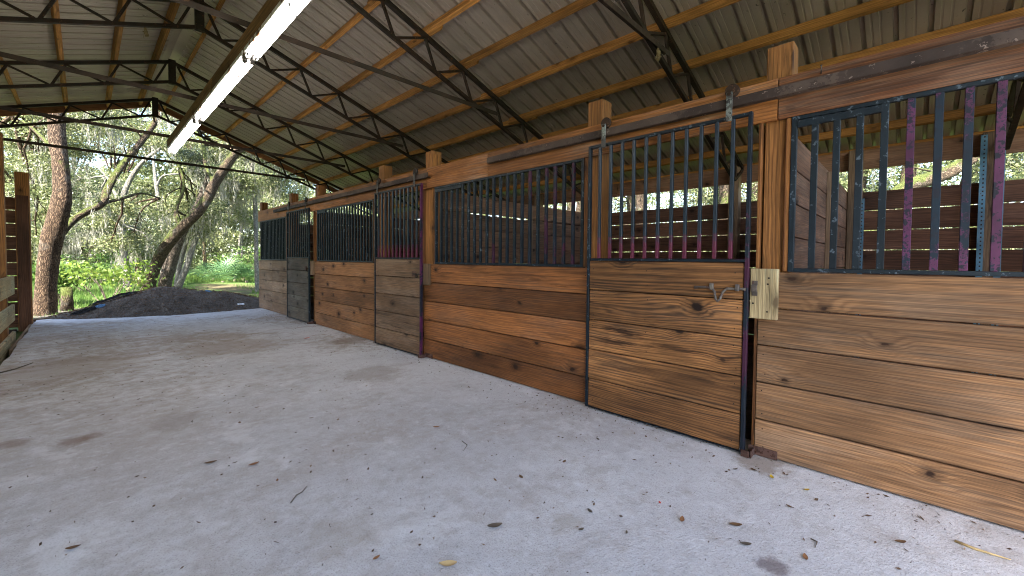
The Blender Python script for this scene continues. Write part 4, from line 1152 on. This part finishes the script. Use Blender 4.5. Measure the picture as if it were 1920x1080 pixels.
for i, (x, y, H, lx, ly) in enumerate(((12.5, 3.2, 7, .8, 1.5), (14, 6.8, 8, -1, .5), (13, 10.2, 7.5, .5, -1), (15.5, .6, 8, 0, -1), (16, -3.2, 8, -1, 0), (13.5, 14.5, 8, 0, 1), (18, 4.6, 9, 1, 0), (12.2, 17.5, 8, 0, 0), (15, 2.2, 7, 0, 0), (16, 8.6, 7, 0, 0), (17.5, -1.0, 8, 0, 0), (17, 12, 8, 0, 0), (14.5, 4.8, 6, 0, 0), (19, 1.5, 8, 0, 0))):
    back_tree(x, y, H, 'oak standing behind the stall row, seen in the gap over the rear wall', (lx, ly), 15, ('leaf', 'leaf_dark', 'leaf_pale')[i % 3], group='oaks behind the stall row', lo=1.2)
for i, (x, y, H) in enumerate(((-11, 24, 10), (-18, 17, 10), (-6.5, 27, 10))):
    back_tree(x, y, H, 'tall oak left of the barn, half hidden by the board walls', (random.uniform(-1, 1), random.uniform(-1, 1)), 12, 'leaf', 'bark', .25, 3.2, 3.4, 'oaks left of the barn', .11)

# ------------------------------------------------------------------ litter on the concrete
def leaf_obj(x, y, L, rot, label, mat, name='fallen_leaf', cat='fallen leaf', curl=.25, w=.45, group=None):
    vs = []; fs = []; n = 6
    for i in range(n + 1):
        t = i / n; a = (t - .5) * L; ww = w * L * .5 * math.sin(PI * min(.97, t * .94 + .05)) ** .8
        z = .006 + curl * L * (t - .5) ** 2
        for s in (-1, 0, 1):
            px, py = a, s * ww; vs.append((x + px * math.cos(rot) - py * math.sin(rot), y + px * math.sin(rot) + py * math.cos(rot), z + abs(s) * curl * ww * .7))
    for i in range(n):
        for s in (0, 1):
            k = i * 3 + s; fs.append((k, k + 1, k + 4, k + 3))
    m_ = len(vs); vs += [(a_, b_, c_ - .0012) for a_, b_, c_ in vs]; fs += [tuple(m_ + i for i in f[::-1]) for f in fs]
    b = MB(); b.poly(vs, fs, smooth=True); return tag(b.build(name, mat), label, cat, group)
def fl(px, py):
    d = FX + (px - 960) / CAM['f'] * RX - (py - 540 - CAM['sy']) / CAM['f'] * UX
    return Vector((0, 0, 1.3)) + d * (-1.3 / d.z)
LV = [(1447, 896, .045, .4, 'bright yellow leaf near the guide of the nearest door', 'yellow', 'fallen leaf'), (1512, 920, .035, 2.4, 'small yellow leaf right of the bright yellow leaf', 'yellow', 'fallen leaf'),
      (1237, 944, .022, .8, 'small red plastic scrap on the concrete right of centre', 'red', 'plastic scrap'), (1279, 976, .05, .3, 'curled reddish brown leaf below the red scrap', 'orange_leaf', 'fallen leaf'),
      (1379, 986, .06, 2.2, 'long brown sliver of leaf right of the curled reddish leaf', 'brown_leaf', 'fallen leaf'), (1688, 1018, .05, 2.3, 'dark brown leaf low on the right', 'brown_leaf', 'fallen leaf'),
      (1398, 1022, .05, 2.2, 'dark grey leaf sliver at the bottom right of centre', 'twig', 'fallen leaf'), (1106, 960, .04, 1.2, 'dark crumpled leaf fragment at the bottom centre', 'twig', 'fallen leaf'),
      (928, 988, .075, -.5, 'grey feather-like leaf at the bottom centre', 'twig', 'fallen leaf'), (395, 869, .065, -.2, 'broad dark brown leaf left of centre', 'brown_leaf', 'fallen leaf'),
      (476, 872, .06, .1, 'thin orange-brown leaf right of the broad dark leaf', 'orange_leaf', 'fallen leaf'), (137, 1029, .05, -.3, 'single reddish brown leaf at the bottom left', 'brown_leaf', 'fallen leaf'),
      (840, 1060, .075, 2.4, 'tan bark chip at the bottom edge', 'straw', 'bark chip'), (706, 1048, .035, .1, 'small rust brown leaf at the bottom left of centre', 'orange_leaf', 'fallen leaf'),
      (575, 635, .10, .2, 'orange-red scrap on the concrete near the far doors', 'red', 'plastic scrap'), (1510, 1047, .045, .3, 'reddish leaf at the bottom right', 'orange_leaf', 'fallen leaf'),
      (1058, 867, .04, .2, 'brown leaf in the middle of the floor', 'brown_leaf', 'fallen leaf'), (818, 802, .05, -.6, 'brown leaf beyond the middle of the floor', 'orange_leaf', 'fallen leaf'),
      (520, 902, .028, 1.2, 'small upright rust leaf left of the bottom centre', 'orange_leaf', 'fallen leaf')]
for (px, py, L, r, l, mt, ct) in LV:
    p = fl(px, py); leaf_obj(p.x, p.y, L, r, l, M[mt], 'plastic_scrap' if 'plastic' in ct or 'red' == mt else ('bark_chip' if 'chip' in ct else 'fallen_leaf'), ct, .35)
def twig(path, r, label, mat='twig'):
    P = [fl(*q) + Vector((0, 0, .006)) for q in path]; b = MB(); b.tube(P, [r] * (len(P) - 1) + [r * .4], 6); tag(b.build('twig', M[mat]), label, 'twig')
twig([(545, 945), (556, 930), (566, 925), (575, 914)], .003, 'thin forked twig low left of centre')
twig([(0, 700), (28, 693), (62, 681)], .008, 'long thin twig lying by the left edge of the concrete')
twig([(1790, 1016), (1830, 1032), (1895, 1052)], .006, 'pale straw stalk at the bottom right', 'straw')
twig([(1520, 1012), (1532, 1018), (1528, 1030)], .003, 'small broken twig at the bottom right of centre')
twig([(866, 828), (876, 836), (868, 848)], .0025, 'tiny curled twig in the middle of the floor')
# dozens of leaf flakes where the photo has them, all alike
random.seed(21)
for i in range(70):
    if i < 45: px, py = random.gauss(430, 150), random.uniform(612, 800)
    else: px, py = random.uniform(250, 1500), random.uniform(700, 1040)
    p = fl(px, py)
    if not (-.6 < p.x < W - .15) or p.y > 11.2: continue
    leaf_obj(p.x, p.y, random.uniform(.016, .042), random.uniform(0, 6), 'small dry leaf flake scattered on the concrete', M[random.choice(['brown_leaf', 'twig', 'brown_leaf'])], 'leaf_flake', 'leaf flake', .4, random.uniform(.25, .5), 'dry leaf flakes on the concrete')
def litter():
    n = 3600; x = RNG.uniform(-.65, W - .03, n); y = RNG.uniform(-1.2, 12.2, n)
    e = RNG.random(n) < .35; x = np.where(e, W - .02 - np.abs(RNG.normal(size=n)) * .22, x)
    k = (vnoise(x * 1.4 + 7, y * 1.4, 11) > RNG.random(n) * .9); x, y = x[k], y[k]
    C = np.stack([x, y, np.full(len(x), .005)], 1)
    N = len(C); a = RNG.uniform(0, 6.28, N); L = RNG.uniform(.003, .013, N) * np.where(RNG.random(N) < .08, 1.8, 1); w = L * RNG.uniform(.15, .5, N)
    d = np.stack([np.cos(a) * L, np.sin(a) * L, RNG.uniform(0, .004, N)], 1); s = np.stack([-np.sin(a) * w, np.cos(a) * w, RNG.uniform(0, .004, N)], 1)
    P = np.stack([C - d, C + s, C + d, C - s], 1).reshape(-1, 3)
    me = bpy.data.meshes.new('floor_litter'); me.from_pydata(P.tolist(), [], np.arange(4 * N).reshape(-1, 4).tolist()); me.materials.append(M['deadleaf'])
    o = bpy.data.objects.new('floor_litter', me); COL.objects.link(o); tag(o, kind='stuff')
litter()
def heap_chips():
    n = 9000; x = RNG.uniform(-.6, 4.2, n); y = RNG.uniform(11.3, 14, n); h = heap_h(x, y); k = h > .0
    C = np.stack([x, y, h + .004], 1)[k]
    o = card_mesh('heap_chips', C, .045, .3, M['deadleaf'], normal_up=.6); tag(o, kind='stuff')
heap_chips()

# ------------------------------------------------------------------ light, sky, camera
SUN_DIR = Vector((-.66, -.33, .92)).normalized()          # towards the sun: from the left, fairly high
elev = math.asin(SUN_DIR.z); azim = math.atan2(SUN_DIR.x, SUN_DIR.y)
w = bpy.data.worlds.new('World'); S.world = w; w.use_nodes = True
nt = w.node_tree; bg = nt.nodes['Background']
sk = nt.nodes.new('ShaderNodeTexSky'); sk.sky_type = 'NISHITA'; sk.sun_disc = False
sk.sun_elevation = elev; sk.sun_rotation = azim; sk.dust_density = 1.5; sk.air_density = 1.
nt.links.new(sk.outputs[0], bg.inputs[0]); bg.inputs[1].default_value = .125
sun = bpy.data.lights.new('sun', 'SUN'); sun.energy = 5.0; sun.angle = math.radians(.53); sun.color = (1., .95, .86)
so = bpy.data.objects.new('sun', sun); COL.objects.link(so); so.rotation_euler = SUN_DIR.to_track_quat('Z', 'Y').to_euler(); so.location = (-20, 5, 30)

cam = bpy.data.cameras.new('camera'); co = bpy.data.objects.new('camera', cam); COL.objects.link(co)
co.matrix_world = Matrix.Translation((0, 0, CAM['h'])) @ Matrix((RX, UX, -FX)).transposed().to_4x4()
cam.sensor_fit = 'HORIZONTAL'; cam.sensor_width = 36.; cam.lens = CAM['f'] / 1920 * 36
cam.shift_y = CAM['sy'] / 1920
cam.clip_start = .05; cam.clip_end = 2000
S.camera = co
S.view_settings.view_transform = 'Standard'; S.view_settings.look = 'None'; S.view_settings.exposure = 3.1; S.view_settings.gamma = 1.
S.cycles.max_bounces = 10; S.cycles.diffuse_bounces = 6; S.cycles.transmission_bounces = 6
S.cycles.use_denoising = True
S.cycles.pixel_filter_type = 'BLACKMAN_HARRIS'; S.cycles.filter_width = 1.05
